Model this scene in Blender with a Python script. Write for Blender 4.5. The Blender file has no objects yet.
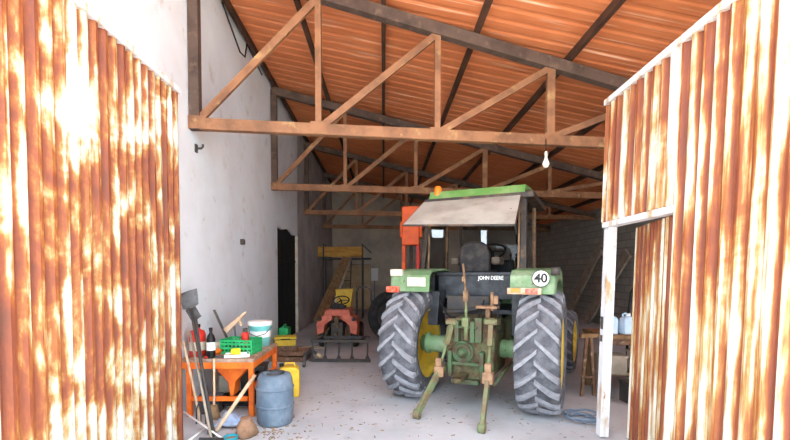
import bpy, bmesh, math, random
from mathutils import Vector, Matrix, Euler
random.seed(7)
S = bpy.context.scene
COL = S.collection
R = math.radians
PI = math.pi

# ------------------------------------------------------------------ camera
FPX, PPX, PPY, PITCH, EYE = 430.0, 383.5, 288.0, R(2.0), 1.6
cd = bpy.data.cameras.new('camera'); cam = bpy.data.objects.new('camera', cd); COL.objects.link(cam)
cam.location = (0, 0, EYE); cam.rotation_euler = (R(90) - PITCH, 0, 0)
cd.sensor_fit = 'HORIZONTAL'; cd.sensor_width = 36.0; cd.lens = 36.0 * FPX / 790.0
cd.shift_x = (395.0 - PPX) / 790.0
cd.shift_y = -(220.0 - PPY) / 790.0
cd.clip_start = 0.05; cd.clip_end = 200
S.camera = cam

# ------------------------------------------------------------------ sky, sun, exposure
W = bpy.data.worlds.new('world'); S.world = W; W.use_nodes = True
wn = W.node_tree.nodes; bg = wn['Background']
bg.inputs[0].default_value = (0.76, 0.88, 1.0, 1); bg.inputs[1].default_value = 1.35
sd = bpy.data.lights.new('sun', 'SUN'); sun = bpy.data.objects.new('sun', sd); COL.objects.link(sun)
sd.energy = 8.5; sd.angle = R(0.6); sd.color = (1.0, 0.93, 0.82)
sun.rotation_euler = (R(-4), R(48), 0)
vs = S.view_settings
vs.view_transform = 'Standard'; vs.look = 'None'; vs.gamma = 1.0; vs.use_curve_mapping = False
vs.exposure = 2.45
S.cycles.use_denoising = True
S.cycles.max_bounces = 10; S.cycles.diffuse_bounces = 7
S.cycles.sample_clamp_indirect = 8.0

# ------------------------------------------------------------------ pixel -> place
def ray(px, py):
    u = (px - PPX) / FPX; v = -(py - PPY) / FPX
    return Vector((u, math.cos(PITCH) + v * math.sin(PITCH), -math.sin(PITCH) + v * math.cos(PITCH)))
def P(px, py, Y):                      # the point seen at a pixel, Y metres into the building
    d = ray(px, py); d *= Y / d.y
    return Vector((d.x, d.y, EYE + d.z))
def G(px, py, z=0.0):                  # the point seen at a pixel on a level z
    d = ray(px, py); d *= (z - EYE) / d.z
    return Vector((d.x, d.y, EYE + d.z))

# ------------------------------------------------------------------ materials
def lin(c):
    return tuple((v / 12.92 if v <= .04045 else ((v + .055) / 1.055) ** 2.4) for v in c)
def mat(name, c, c2=None, scale=6.0, lo=.42, hi=.62, rough=.7, metal=0.0, bump=0.0, stretch=(1, 1, 1), c3=None, scale3=25.0, lo3=.55, hi3=.7, spec=.35):
    """Worn surface: colour c, patches of c2 (noise), fine specks of c3. Colours are sRGB 0..1."""
    m = bpy.data.materials.new(name); m.use_nodes = True
    nt = m.node_tree; N = nt.nodes; L = nt.links
    b = N['Principled BSDF']; b.inputs['Roughness'].default_value = rough; b.inputs['Metallic'].default_value = metal
    b.inputs['Specular IOR Level'].default_value = spec
    c = lin(c)
    b.inputs['Base Color'].default_value = (*c, 1)
    if c2 is None and not bump: return m
    tc = N.new('ShaderNodeTexCoord'); mp = N.new('ShaderNodeMapping'); mp.inputs['Scale'].default_value = stretch
    L.new(tc.outputs['Object'], mp.inputs[0])
    def noise(s, a, z, detail=6):
        n = N.new('ShaderNodeTexNoise'); n.inputs['Scale'].default_value = s; n.inputs['Detail'].default_value = detail
        n.inputs['Roughness'].default_value = .62
        L.new(mp.outputs[0], n.inputs['Vector'])
        r = N.new('ShaderNodeMapRange'); r.inputs[1].default_value = a; r.inputs[2].default_value = z
        L.new(n.outputs['Fac'], r.inputs[0]); return n, r
    last = None
    if c2 is not None:
        n1, r1 = noise(scale, lo, hi)
        mx = N.new('ShaderNodeMix'); mx.data_type = 'RGBA'
        mx.inputs[6].default_value = (*c, 1); mx.inputs[7].default_value = (*lin(c2), 1)
        L.new(r1.outputs[0], mx.inputs[0]); last = mx.outputs[2]
    if c3 is not None:
        n2, r2 = noise(scale3, lo3, hi3)
        m2 = N.new('ShaderNodeMix'); m2.data_type = 'RGBA'
        m2.inputs[6].default_value = (*c, 1); m2.inputs[7].default_value = (*lin(c3), 1)
        if last is not None: L.new(last, m2.inputs[6])
        L.new(r2.outputs[0], m2.inputs[0]); last = m2.outputs[2]
    if last is not None: L.new(last, b.inputs['Base Color'])
    if bump:
        n3, _ = noise(scale * 4, 0, 1)
        bp = N.new('ShaderNodeBump'); bp.inputs['Strength'].default_value = bump; bp.inputs['Distance'].default_value = .02
        L.new(n3.outputs['Fac'], bp.inputs['Height']); L.new(bp.outputs[0], b.inputs['Normal'])
    return m

def rust_sheet(name, seed, shift, wts, sc, pitch, ridge):
    """Pale paint flaking to ochre and rust: vertical streaks over large blotches, which on the left gate also paint in dappled sun."""
    m = bpy.data.materials.new(name); m.use_nodes = True
    nt = m.node_tree; N = nt.nodes; L = nt.links; b = N['Principled BSDF']
    b.inputs['Roughness'].default_value = .62; b.inputs['Specular IOR Level'].default_value = .3
    tc = N.new('ShaderNodeTexCoord')
    def noise(sc, off, detail, dist=0.0):
        mp = N.new('ShaderNodeMapping'); mp.inputs['Scale'].default_value = sc; mp.inputs['Location'].default_value = (off, off * .7, off * 1.3)
        L.new(tc.outputs['Object'], mp.inputs[0])
        n = N.new('ShaderNodeTexNoise'); n.inputs['Scale'].default_value = 1; n.inputs['Detail'].default_value = detail
        n.inputs['Roughness'].default_value = .6; n.inputs['Distortion'].default_value = dist
        L.new(mp.outputs[0], n.inputs['Vector']); return n.outputs['Fac']
    def math_(op, a, c):
        n = N.new('ShaderNodeMath'); n.operation = op
        for i, v in enumerate((a, c)):
            if isinstance(v, (int, float)): n.inputs[i].default_value = v
            else: L.new(v, n.inputs[i])
        return n.outputs[0]
    streak = noise(sc[0], seed, 4)
    blotch = noise(sc[1], seed + 3, 6, 1.0)
    fine = noise(sc[2], seed + 7, 5)
    f = math_('ADD', math_('MULTIPLY', streak, wts[0]), math_('MULTIPLY', blotch, wts[1]))
    f = math_('ADD', f, math_('MULTIPLY', fine, wts[2]))
    sx = N.new('ShaderNodeSeparateXYZ'); L.new(tc.outputs['Object'], sx.inputs[0])     # the troughs of the corrugation take the rustier colours
    f = math_('ADD', f, math_('MULTIPLY', math_('SINE', math_('MULTIPLY', sx.outputs[1], 2 * PI / pitch), 0), ridge))
    f = math_('ADD', f, shift)
    r = N.new('ShaderNodeValToRGB'); e = r.color_ramp.elements
    e[0].position = .44; e[0].color = (*lin((.78, .74, .68)), 1)
    e[1].position = .72; e[1].color = (*lin((.38, .22, .16)), 1)
    for p, c in ((.47, (.69, .62, .50)), (.50, (.64, .49, .30)), (.53, (.57, .34, .17)), (.575, (.50, .26, .16)), (.64, (.44, .23, .16))):
        x = e.new(p); x.color = (*lin(c), 1)
    L.new(f, r.inputs[0]); L.new(r.outputs[0], b.inputs['Base Color'])
    return m

def glass(name, tint=(.9, .95, .95), clear=.85, rough=.05):
    m = bpy.data.materials.new(name); m.use_nodes = True
    nt = m.node_tree; N = nt.nodes; L = nt.links; b = N['Principled BSDF']
    b.inputs['Base Color'].default_value = (*lin(tint), 1); b.inputs['Roughness'].default_value = rough
    t = N.new('ShaderNodeBsdfTransparent'); mx = N.new('ShaderNodeMixShader'); mx.inputs[0].default_value = 1 - clear
    L.new(t.outputs[0], mx.inputs[1]); L.new(b.outputs[0], mx.inputs[2])
    L.new(mx.outputs[0], N['Material Output'].inputs[0]); return m

def roof_mat():
    m = mat('terracotta_roof', (.86, .52, .33), (.80, .46, .28), scale=1.6, lo=.35, hi=.7, rough=.75)
    nt = m.node_tree; N = nt.nodes; L = nt.links; b = N['Principled BSDF']
    prev = b.inputs['Base Color'].links[0].from_socket
    tc = N.new('ShaderNodeTexCoord'); mp = N.new('ShaderNodeMapping'); mp.inputs['Scale'].default_value = (.9, 22, .9)
    L.new(tc.outputs['Object'], mp.inputs[0])
    n = N.new('ShaderNodeTexNoise'); n.inputs['Scale'].default_value = 1; n.inputs['Detail'].default_value = 4
    L.new(mp.outputs[0], n.inputs['Vector'])
    r = N.new('ShaderNodeMapRange'); r.inputs[1].default_value = .60; r.inputs[2].default_value = .70
    r.inputs[4].default_value = .7
    L.new(n.outputs['Fac'], r.inputs[0])
    mx = N.new('ShaderNodeMix'); mx.data_type = 'RGBA'; mx.inputs[7].default_value = (*lin((.93, .78, .66)), 1)
    L.new(prev, mx.inputs[6]); L.new(r.outputs[0], mx.inputs[0])
    r2 = N.new('ShaderNodeMapRange'); r2.inputs[1].default_value = .44; r2.inputs[2].default_value = .30; r2.inputs[4].default_value = .35
    L.new(n.outputs['Fac'], r2.inputs[0])
    m2 = N.new('ShaderNodeMix'); m2.data_type = 'RGBA'; m2.inputs[7].default_value = (*lin((.66, .34, .20)), 1)
    L.new(mx.outputs[2], m2.inputs[6]); L.new(r2.outputs[0], m2.inputs[0])
    L.new(m2.outputs[2], b.inputs['Base Color']); return m

def block_mat():
    m = bpy.data.materials.new('grey_blockwork'); m.use_nodes = True
    nt = m.node_tree; N = nt.nodes; L = nt.links; b = N['Principled BSDF']; b.inputs['Roughness'].default_value = .9
    tc = N.new('ShaderNodeTexCoord'); sx = N.new('ShaderNodeSeparateXYZ'); cx = N.new('ShaderNodeCombineXYZ')
    ad = N.new('ShaderNodeMath'); ad.operation = 'ADD'
    L.new(tc.outputs['Object'], sx.inputs[0]); L.new(sx.outputs[0], ad.inputs[0]); L.new(sx.outputs[1], ad.inputs[1])
    L.new(ad.outputs[0], cx.inputs[0]); L.new(sx.outputs[2], cx.inputs[1])
    br = N.new('ShaderNodeTexBrick'); br.inputs['Scale'].default_value = 1; br.inputs['Brick Width'].default_value = .42
    br.inputs['Row Height'].default_value = .21; br.inputs['Mortar Size'].default_value = .012
    br.inputs['Color1'].default_value = (*lin((.68, .66, .62)), 1); br.inputs['Color2'].default_value = (*lin((.62, .60, .56)), 1)
    br.inputs['Mortar'].default_value = (*lin((.52, .50, .47)), 1)
    L.new(cx.outputs[0], br.inputs[0]); L.new(br.outputs[0], b.inputs['Base Color']); return m

M = {}
M['plaster'] = mat('white_plaster', (.90, .93, .95), (.85, .87, .885), scale=1.1, lo=.42, hi=.72, rough=.9, bump=.25, c3=(.74, .72, .70), scale3=3.2, lo3=.60, hi3=.78)
M['cement'] = mat('bare_cement_render', (.72, .71, .70), (.62, .61, .61), scale=1.4, rough=.95, bump=.3)
M['backwall'] = mat('grey_brown_wall', (.76, .71, .64), (.66, .61, .56), scale=1.2, rough=.95, bump=.2)
M['concrete'] = mat('dusty_concrete', (.74, .74, .75), (.66, .66, .67), scale=.9, lo=.40, hi=.66, rough=.95, bump=.2, c3=(.56, .51, .45), scale3=7, lo3=.60, hi3=.74)
M['yard'] = mat('pale_yard_ground', (.80, .78, .75), (.70, .68, .65), scale=.7, rough=.95)
M['block'] = block_mat()
M['roof'] = roof_mat()
M['steel'] = mat('rusty_truss_steel', (.57, .40, .28), (.45, .31, .22), scale=3.5, rough=.75, c3=(.68, .54, .36), scale3=6, lo3=.58, hi3=.72)
M['darksteel'] = mat('dark_chord_steel', (.36, .29, .25), (.28, .22, .19), scale=3, rough=.75, c3=(.45, .36, .30), scale3=9)
M['purlin'] = mat('brown_purlin', (.33, .22, .16), (.24, .16, .12), scale=3, rough=.8)
M['gateL'] = rust_sheet('rusty_dappled_sun_gate_sheet', 2.0, -.178, (.50, .62, .30), ((3, 13, .7), (1.6, 1.9, 1.5), (12, 20, 5)), .10, -.032)  # left gate: blotches mix rust with dappled sunlight put into the colour
M['gateR'] = rust_sheet('rusty_pale_gate_sheet', 11.0, -.180, (.72, .42, .26), ((3, 14, .42), (1.4, 1.6, 1.0), (12, 22, 2.4)), .113, .05)
M['gateframe'] = mat('pale_gate_steel', (.84, .84, .85), (.70, .58, .42), scale=4, lo=.52, hi=.66, rough=.6, stretch=(2, 2, .6), c3=(.62, .40, .24), scale3=9, lo3=.62, hi3=.7)
M['tyre'] = mat('dusty_rubber', (.30, .30, .32), (.42, .42, .44), scale=9, rough=.9, bump=.3)
M['lug'] = mat('dusty_lug', (.50, .50, .52), (.58, .58, .60), scale=14, rough=.95)
M['tyredark'] = mat('black_rubber', (.12, .12, .125), (.22, .21, .20), scale=7, rough=.85)
M['yellow'] = mat('yellow_rim', (.84, .70, .24), (.66, .53, .24), scale=5, rough=.5, lo=.5, hi=.75)
M['green'] = mat('faded_green', (.40, .52, .36), (.56, .62, .50), scale=5, lo=.48, hi=.68, rough=.55, c3=(.34, .27, .18), scale3=13, lo3=.63, hi3=.7)
M['roofgreen'] = mat('roof_green', (.36, .54, .27), (.48, .60, .38), scale=4, rough=.5)
M['greendark'] = mat('oily_green', (.27, .36, .24), (.30, .25, .18), scale=9, lo=.45, hi=.58, rough=.6)
M['linkgreen'] = mat('muddy_link_paint', (.42, .48, .33), (.44, .37, .27), scale=8, lo=.4, hi=.6, rough=.7)
M['tanbracket'] = mat('rusty_tan_bracket', (.60, .47, .36), (.48, .36, .27), scale=12, rough=.8)
M['grime'] = mat('rusty_grime', (.30, .22, .16), (.36, .40, .26), scale=11, rough=.75, c3=(.50, .34, .22), scale3=20)
M['blackpanel'] = mat('black_panel', (.13, .14, .16), (.24, .25, .27), scale=6, rough=.5)
M['cabsteel'] = mat('cab_pillar', (.20, .17, .15), (.40, .30, .22), scale=7, rough=.55, lo=.5, hi=.7)
M['tanpillar'] = mat('rusty_tan_pillar', (.55, .43, .32), (.36, .26, .18), scale=8, rough=.7)
M['dustglass'] = mat('dusty_window', (.70, .69, .65), (.62, .60, .56), scale=3, rough=.55, c3=(.48, .42, .36), scale3=6, lo3=.66, hi3=.76)
M['glass'] = glass('cab_glass', (.16, .17, .18), .62, .08)
M['seat'] = mat('black_vinyl', (.17, .16, .17), (.30, .27, .26), scale=7, rough=.55)
M['seatpad'] = mat('worn_armrest', (.48, .42, .37), (.36, .31, .27), scale=9, rough=.8)
M['white'] = mat('white_paint', (.93, .92, .90), rough=.5)
M['offwhite'] = mat('off_white', (.84, .81, .74), (.74, .70, .62), scale=6, rough=.6)
M['black'] = mat('black', (.05, .05, .05), rough=.5)
M['redlens'] = mat('red_lens', (.85, .22, .15), (.92, .50, .40), scale=30, rough=.3)
M['orangelens'] = mat('orange_lens', (.95, .48, .12), rough=.25)
M['tanlamp'] = mat('tan_lamp', (.72, .58, .45), (.80, .72, .62), scale=15, rough=.6)
M['orange'] = mat('orange_machine', (.93, .38, .12), (.80, .30, .10), scale=4, rough=.5)
M['benchorange'] = mat('bench_orange', (.95, .47, .14), (.85, .38, .12), scale=6, rough=.55, c3=(.62, .40, .26), scale3=14, lo3=.64, hi3=.72)
M['benchtop'] = mat('worn_bench_top', (.58, .46, .38), (.72, .62, .54), scale=8, rough=.85)
M['red'] = mat('red_paint', (.82, .20, .14), (.70, .16, .12), scale=6, rough=.5)
M['fadedred'] = mat('faded_red', (.80, .44, .35), (.70, .36, .28), scale=6, rough=.6)
M['barrel'] = mat('blue_grey_plastic', (.36, .42, .48), (.45, .50, .55), scale=5, rough=.6, c3=(.36, .40, .45), scale3=9)
M['yellowplastic'] = mat('yellow_plastic', (.92, .78, .24), (.84, .68, .20), scale=5, rough=.5)
M['wood'] = mat('old_wood', (.58, .45, .31), (.46, .34, .23), scale=4, rough=.85, stretch=(3, 3, .6))
M['yellowwood'] = mat('yellow_wood', (.78, .58, .27), (.66, .47, .21), scale=3, rough=.8, stretch=(.7, 3, 3))
M['palewood'] = mat('pale_wood', (.88, .76, .64), (.78, .64, .50), scale=7, rough=.8)
M['greywood'] = mat('grey_board', (.66, .60, .53), (.55, .50, .44), scale=4, rough=.9)
M['metal'] = mat('grey_metal', (.45, .45, .46), (.34, .32, .31), scale=8, rough=.5, metal=.4)
M['darkmetal'] = mat('dark_metal', (.22, .22, .23), (.30, .26, .22), scale=8, rough=.6)
M['teal'] = mat('teal_plastic', (.45, .76, .74), (.55, .82, .80), scale=6, rough=.5)
M['crategreen'] = mat('crate_green', (.12, .60, .34), (.18, .66, .40), scale=8, rough=.5)
M['brightyellow'] = mat('bright_yellow', (.95, .93, .15), rough=.6)
M['bluecloth'] = mat('pale_blue_cloth', (.70, .77, .87), (.60, .67, .78), scale=9, rough=.95)
M['hose'] = mat('black_hose', (.09, .09, .10), rough=.6)
M['bluewire'] = mat('blue_grey_wire', (.42, .48, .55), rough=.7)
M['cream'] = mat('cream_board', (.80, .70, .55), (.72, .62, .48), scale=3, rough=.8)
M['sack'] = mat('brown_sack', (.60, .46, .36), (.48, .36, .27), scale=9, rough=.95, bump=.5)
M['jug'] = mat('pale_blue_jug', (.74, .84, .92), (.82, .89, .95), scale=5, rough=.45)
M['bulb'] = mat('frosted_bulb', (.95, .92, .86), rough=.3)
M['junk'] = mat('rusty_junk', (.50, .36, .27), (.36, .27, .22), scale=9, rough=.9, c3=(.66, .56, .45), scale3=16)
M['straw'] = mat('straw', (.62, .50, .36), (.46, .36, .26), scale=12, rough=.95)
M['tape'] = mat('dark_void', (.07, .065, .06), (.11, .10, .09), scale=4, rough=.95)

# ------------------------------------------------------------------ mesh helpers
def frame_to(p0, p1, up=(0, 0, 1)):
    p0, p1 = Vector(p0), Vector(p1); z = (p1 - p0); L = z.length; z.normalize()
    u = Vector(up)
    if abs(z.dot(u)) > .97: u = Vector((0, 1, 0)) if abs(z.y) < .9 else Vector((1, 0, 0))
    x = u.cross(z).normalized(); y = z.cross(x)
    return Matrix(((x.x, y.x, z.x, p0.x), (x.y, y.y, z.y, p0.y), (x.z, y.z, z.z, p0.z), (0, 0, 0, 1))), L

class B:
    def __init__(s): s.bm = bmesh.new(); s.mi = 0
    def _q(s, vs, faces):
        V = [s.bm.verts.new(v) for v in vs]
        for f in faces:
            try: F = s.bm.faces.new([V[i] for i in f]); F.material_index = s.mi
            except ValueError: pass
        return V
    def box(s, c, d, rot=None):
        c = Vector(c); hx, hy, hz = d[0] / 2, d[1] / 2, d[2] / 2
        m = Euler(rot).to_matrix() if rot else Matrix.Identity(3)
        vs = [c + m @ Vector((x * hx, y * hy, z * hz)) for z in (-1, 1) for y in (-1, 1) for x in (-1, 1)]
        s._q(vs, [(0, 2, 3, 1), (4, 5, 7, 6), (0, 1, 5, 4), (2, 6, 7, 3), (0, 4, 6, 2), (1, 3, 7, 5)]); return s
    def bar(s, p0, p1, w, h, up=(0, 0, 1), w1=None, h1=None):
        m, L = frame_to(p0, p1, up); w1 = w if w1 is None else w1; h1 = h if h1 is None else h1
        vs = []
        for z, a, b in ((0, w, h), (L, w1, h1)):
            for y in (-1, 1):
                for x in (-1, 1): vs.append(m @ Vector((x * a / 2, y * b / 2, z)))
        s._q(vs, [(0, 2, 3, 1), (4, 5, 7, 6), (0, 1, 5, 4), (2, 6, 7, 3), (0, 4, 6, 2), (1, 3, 7, 5)]); return s
    def tube(s, pts, r, n=8, r1=None):
        pts = [Vector(p) for p in pts]; rings = []; k = len(pts)
        for i, p in enumerate(pts):
            a = pts[max(i - 1, 0)]; b = pts[min(i + 1, k - 1)]
            m, _ = frame_to(a, b); m.translation = p
            rr = r if r1 is None else r + (r1 - r) * i / (k - 1)
            rings.append([s.bm.verts.new(m @ Vector((rr * math.cos(2 * PI * j / n), rr * math.sin(2 * PI * j / n), 0))) for j in range(n)])
        for i in range(k - 1):
            A, C = rings[i], rings[i + 1]
            # keep rings aligned
            best = min(range(n), key=lambda o: sum((A[j].co - C[(j + o) % n].co).length for j in range(n)))
            C = C[best:] + C[:best]; rings[i + 1] = C
            for j in range(n):
                f = s.bm.faces.new((A[j], A[(j + 1) % n], C[(j + 1) % n], C[j])); f.material_index = s.mi; f.smooth = True
        for ring, rev in ((rings[0], True), (rings[-1], False)):
            f = s.bm.faces.new(ring[::-1] if rev else ring); f.material_index = s.mi
        return s
    def lathe(s, prof, mtx=None, n=32, smooth=True, closed=False):
        """prof: (radius, height) about local Z."""
        mtx = mtx or Matrix.Identity(4); rings = []
        for r, h in prof:
            if r < 1e-6: rings.append([s.bm.verts.new(mtx @ Vector((0, 0, h)))])
            else: rings.append([s.bm.verts.new(mtx @ Vector((r * math.cos(2 * PI * j / n), r * math.sin(2 * PI * j / n), h))) for j in range(n)])
        seq = list(zip(rings, rings[1:])) + ([(rings[-1], rings[0])] if closed else [])
        for A, C in seq:
            for j in range(n):
                k = (j + 1) % n
                if len(A) == 1 and len(C) == 1: continue
                if len(A) == 1: vs = (A[0], C[k], C[j])
                elif len(C) == 1: vs = (A[j], A[k], C[0])
                else: vs = (A[j], A[k], C[k], C[j])
                f = s.bm.faces.new(vs); f.material_index = s.mi; f.smooth = smooth
        return s
    def prism(s, poly, t, mtx=None):
        """poly in local XY, thickness t along +Z."""
        mtx = mtx or Matrix.Identity(4); n = len(poly)
        vs = [mtx @ Vector((x, y, z)) for z in (0, t) for x, y in poly]
        s._q(vs, [tuple(range(n - 1, -1, -1)), tuple(range(n, 2 * n))] + [(i, (i + 1) % n, n + (i + 1) % n, n + i) for i in range(n)]); return s
    def shell(s, path, x0, x1, t):
        """A bent sheet: path of (y, z), from x0 to x1, thickness t inwards."""
        n = len(path); P2 = [Vector(p) for p in path]; inn = []
        for i, p in enumerate(P2):
            d = (P2[min(i + 1, n - 1)] - P2[max(i - 1, 0)]).normalized(); inn.append(p + Vector((d.y, -d.x)) * t)
        loop = [tuple(p) for p in P2] + [tuple(p) for p in reversed(inn)]
        m = Matrix(((0, 0, 1, x0), (1, 0, 0, 0), (0, 1, 0, 0), (0, 0, 0, 1)))
        N = len(loop); vs = [m @ Vector((y, z, h)) for h in (0, x1 - x0) for y, z in loop]
        fs = [(i, (i + 1) % N, N + (i + 1) % N, N + i) for i in range(N)]
        for o in (0, N):
            fs += [(o + i, o + i + 1, o + N - 2 - i, o + N - 1 - i) for i in range(n - 1)]
        s._q(vs, fs); return s
    def quad(s, a, b, c, d): s._q([a, b, c, d], [(0, 1, 2, 3)]); return s

def obj(name, b, mats, parent=None, bevel=0, kind=None, label=None, loc=None, smooth=None):
    bmesh.ops.recalc_face_normals(b.bm, faces=b.bm.faces[:])
    me = bpy.data.meshes.new(name); b.bm.to_mesh(me); b.bm.free()
    if smooth is not None:
        for p in me.polygons: p.use_smooth = smooth
    for m in (mats if isinstance(mats, (list, tuple)) else [mats]): me.materials.append(M[m] if isinstance(m, str) else m)
    o = bpy.data.objects.new(name, me); COL.objects.link(o)
    if parent: o.parent = parent
    if loc: o.location = loc
    if bevel:
        md = o.modifiers.new('bevel', 'BEVEL'); md.width = bevel; md.segments = 2; md.limit_method = 'ANGLE'
    if kind: o['kind'] = kind
    if label: o['label'] = label
    return o
def tag(o, label, cat, group=None):
    o['label'] = label; o['category'] = cat
    if group: o['group'] = group
    return o
def thing(name, label, cat, loc=(0, 0, 0), rz=0.0, group=None):
    o = bpy.data.objects.new(name, None); COL.objects.link(o); o.empty_display_size = .1
    o.location = loc; o.rotation_euler = (0, 0, rz); return tag(o, label, cat, group)
def AX(origin, axis):                # matrix taking local Z to an axis
    m, _ = frame_to(origin, Vector(origin) + Vector(axis)); return m
def text(name, s, size, mtx, m, parent, depth=.004, bold=0.0):
    cu = bpy.data.curves.new('text', 'FONT'); cu.body = s; cu.size = size; cu.extrude = depth / 2; cu.offset = bold
    cu.align_x = 'CENTER'; cu.align_y = 'CENTER'
    t = bpy.data.objects.new('text', cu); COL.objects.link(t)
    dg = bpy.context.evaluated_depsgraph_get(); me = bpy.data.meshes.new_from_object(t.evaluated_get(dg))
    bpy.data.objects.remove(t); bpy.data.curves.remove(cu)
    me.transform(mtx); me.materials.clear(); me.materials.append(M[m])
    o = bpy.data.objects.new(name, me); COL.objects.link(o); o.parent = parent; return o
def sag(a, b, d, n=12):
    a, b = Vector(a), Vector(b)
    return [a.lerp(b, i / n) - Vector((0, 0, d * 4 * (i / n) * (1 - i / n))) for i in range(n + 1)]

# ------------------------------------------------------------------ the building
XL, XR, YF, YB = -2.3, 6.8, 2.2, 19.4
def zroof(x): return 5.03 - .206 * x
b = B().box((2.2, 10.9, -.05), (9.4, 17.6, .1)); obj('floor', b, 'concrete', kind='structure')
b = B().box((2, -6.9, -.07), (40, 18, .1)); obj('ground', b, 'yard', kind='structure')
# left wall with the doorway
dY0, dY1, dZ = 9.35, 11.55, 2.62
MW_ = Matrix(((0, 0, -1, XL), (1, 0, 0, 0), (0, 1, 0, 0), (0, 0, 0, 1)))
b = B()
b.prism([(2.2, 0), (dY0, 0), (dY0, dZ), (dY0 + .5, dZ - .03), (dY0 + 1.1, dZ + .05), (dY0 + 1.7, dZ - .06), (dY1, dZ - .02), (dY1, 5.6), (2.2, 5.6)], .25, MW_)
b.mi = 1
b.prism([(dY1, 0), (YB + .2, 0), (YB + .2, 5.6), (dY1, 5.6)], .25, MW_)
obj('wall_left', b, ['plaster', 'cement'], kind='structure')
b = B().prism([(dY0, 0), (dY1, 0), (dY1, dZ + .06), (dY0, dZ + .06)], .04, MW_ @ Matrix.Translation((0, 0, .05)))
b.box((XL - .045, dY0 + .62, 1.2), (.02, .04, 2.3)).box((XL - .045, dY0 + 1.3, 1.1), (.02, .04, 2.1)).box((XL - .045, (dY0 + dY1) / 2, 1.9), (.02, 2.0, .05))
obj('door_1', b, 'tape', kind='structure', label='dark closed door')
b = B().box((XL - .06, dY1 - .05, dZ / 2 - .02), (.16, .1, dZ - .06)); obj('trim_1', b, 'offwhite', kind='structure')
# right and back walls, and an added front piece that limits daylight
b = B().box((XR + .12, 10.9, 1.85), (.24, 17.8, 3.7)); obj('wall_right', b, 'block', kind='structure')
def wall_poly(x0, x1, z0, z1a, z1b): return [(x0, z0), (x1, z0), (x1, z1b), (x0, z1a)]
MB_ = Matrix(((1, 0, 0, 0), (0, 0, 1, YB), (0, 1, 0, 0), (0, 0, 0, 1)))
b = B(); wins = ((2.14, 2.74, 3.16, 3.78), (4.36, 4.70, 2.86, 3.62)); xs = [XL]
for w in wins: xs += [w[0], w[1]]
xs.append(XR)
for i in range(5):
    x0, x1 = xs[i], xs[i + 1]; za, zb = zroof(x0) - .02, zroof(x1) - .02
    if i % 2 == 0: b.prism(wall_poly(x0, x1, 0, za, zb), .22, MB_)
    else:
        w = wins[i // 2]; b.prism(wall_poly(x0, x1, 0, w[2], w[2]), .22, MB_); b.prism(wall_poly(x0, x1, w[3], za, zb), .22, MB_)
obj('wall_back', b, 'backwall', kind='structure')
for i, w in enumerate(wins):
    b = B()
    for xx in (w[0] + .02, w[1] - .02): b.box((xx, YB + .1, (w[2] + w[3]) / 2), (.04, .05, w[3] - w[2]))
    for zz in (w[2] + .02, w[3] - .02): b.box(((w[0] + w[1]) / 2, YB + .1, zz), (w[1] - w[0], .05, .04))
    f = obj('window_%d' % (i + 1), b, 'offwhite', kind='structure')
    b = B().box(((w[0] + w[1]) / 2, YB + .1, (w[2] + w[3]) / 2), (w[1] - w[0] - .06, .006, w[3] - w[2] - .06)); obj('window_pane', b, 'glass', f)
b = B().prism([(2.12, 0), (4.4, 0), (4.4, zroof(4.4)), (2.12, zroof(2.12))], .2, Matrix(((1, 0, 0, 0), (0, 0, 1, YF - .2), (0, 1, 0, 0), (0, 0, 0, 1))))  # unseen stretch of front wall, its width chosen to tune the daylight inside
obj('wall_front_added', b, 'plaster', kind='structure')
# ribbed terracotta roof
b = B(); ys = []; y = 1.8
while y < YB + .3:
    ys += [(y, 0), (y + .13, 0), (y + .16, .011), (y + .20, .011)]; y += .23
x0, x1 = XL - .3, XR + .4; prev = None
for y, dz in ys:
    r = [b.bm.verts.new((x, y, zroof(x) + dz + t)) for t in (0, .03) for x in (x0, x1)]
    if prev:
        b.bm.faces.new((prev[0], prev[1], r[1], r[0])); b.bm.faces.new((prev[2], r[2], r[3], prev[3]))
    prev = r
obj('ceiling', b, 'roof', kind='structure')

# purlins along the depth
px = [-2.22, -1.15, 0.0, 1.21, 2.48, 3.7, 4.9, 6.1]
pl = ['dark roof purlin running along the top of the left plaster wall', 'second dark roof purlin out from the left wall', 'dark roof purlin running straight above the red mini tractor and orange mast',
      'dark roof purlin crossing above the left half of the cab', 'dark roof purlin above the hanging light bulb', 'dark roof purlin above the big right tyre and gate top',
      'second dark roof purlin from the low right wall', 'lowest dark roof purlin next to the right block wall']
for x, l in zip(px, pl):
    b = B().bar((x, 1.9, zroof(x) - .055), (x, YB - .01, zroof(x) - .055), .058, .10)
    tag(obj('roof_purlin', b, 'purlin'), l, 'purlin', 'roof purlins')

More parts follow.
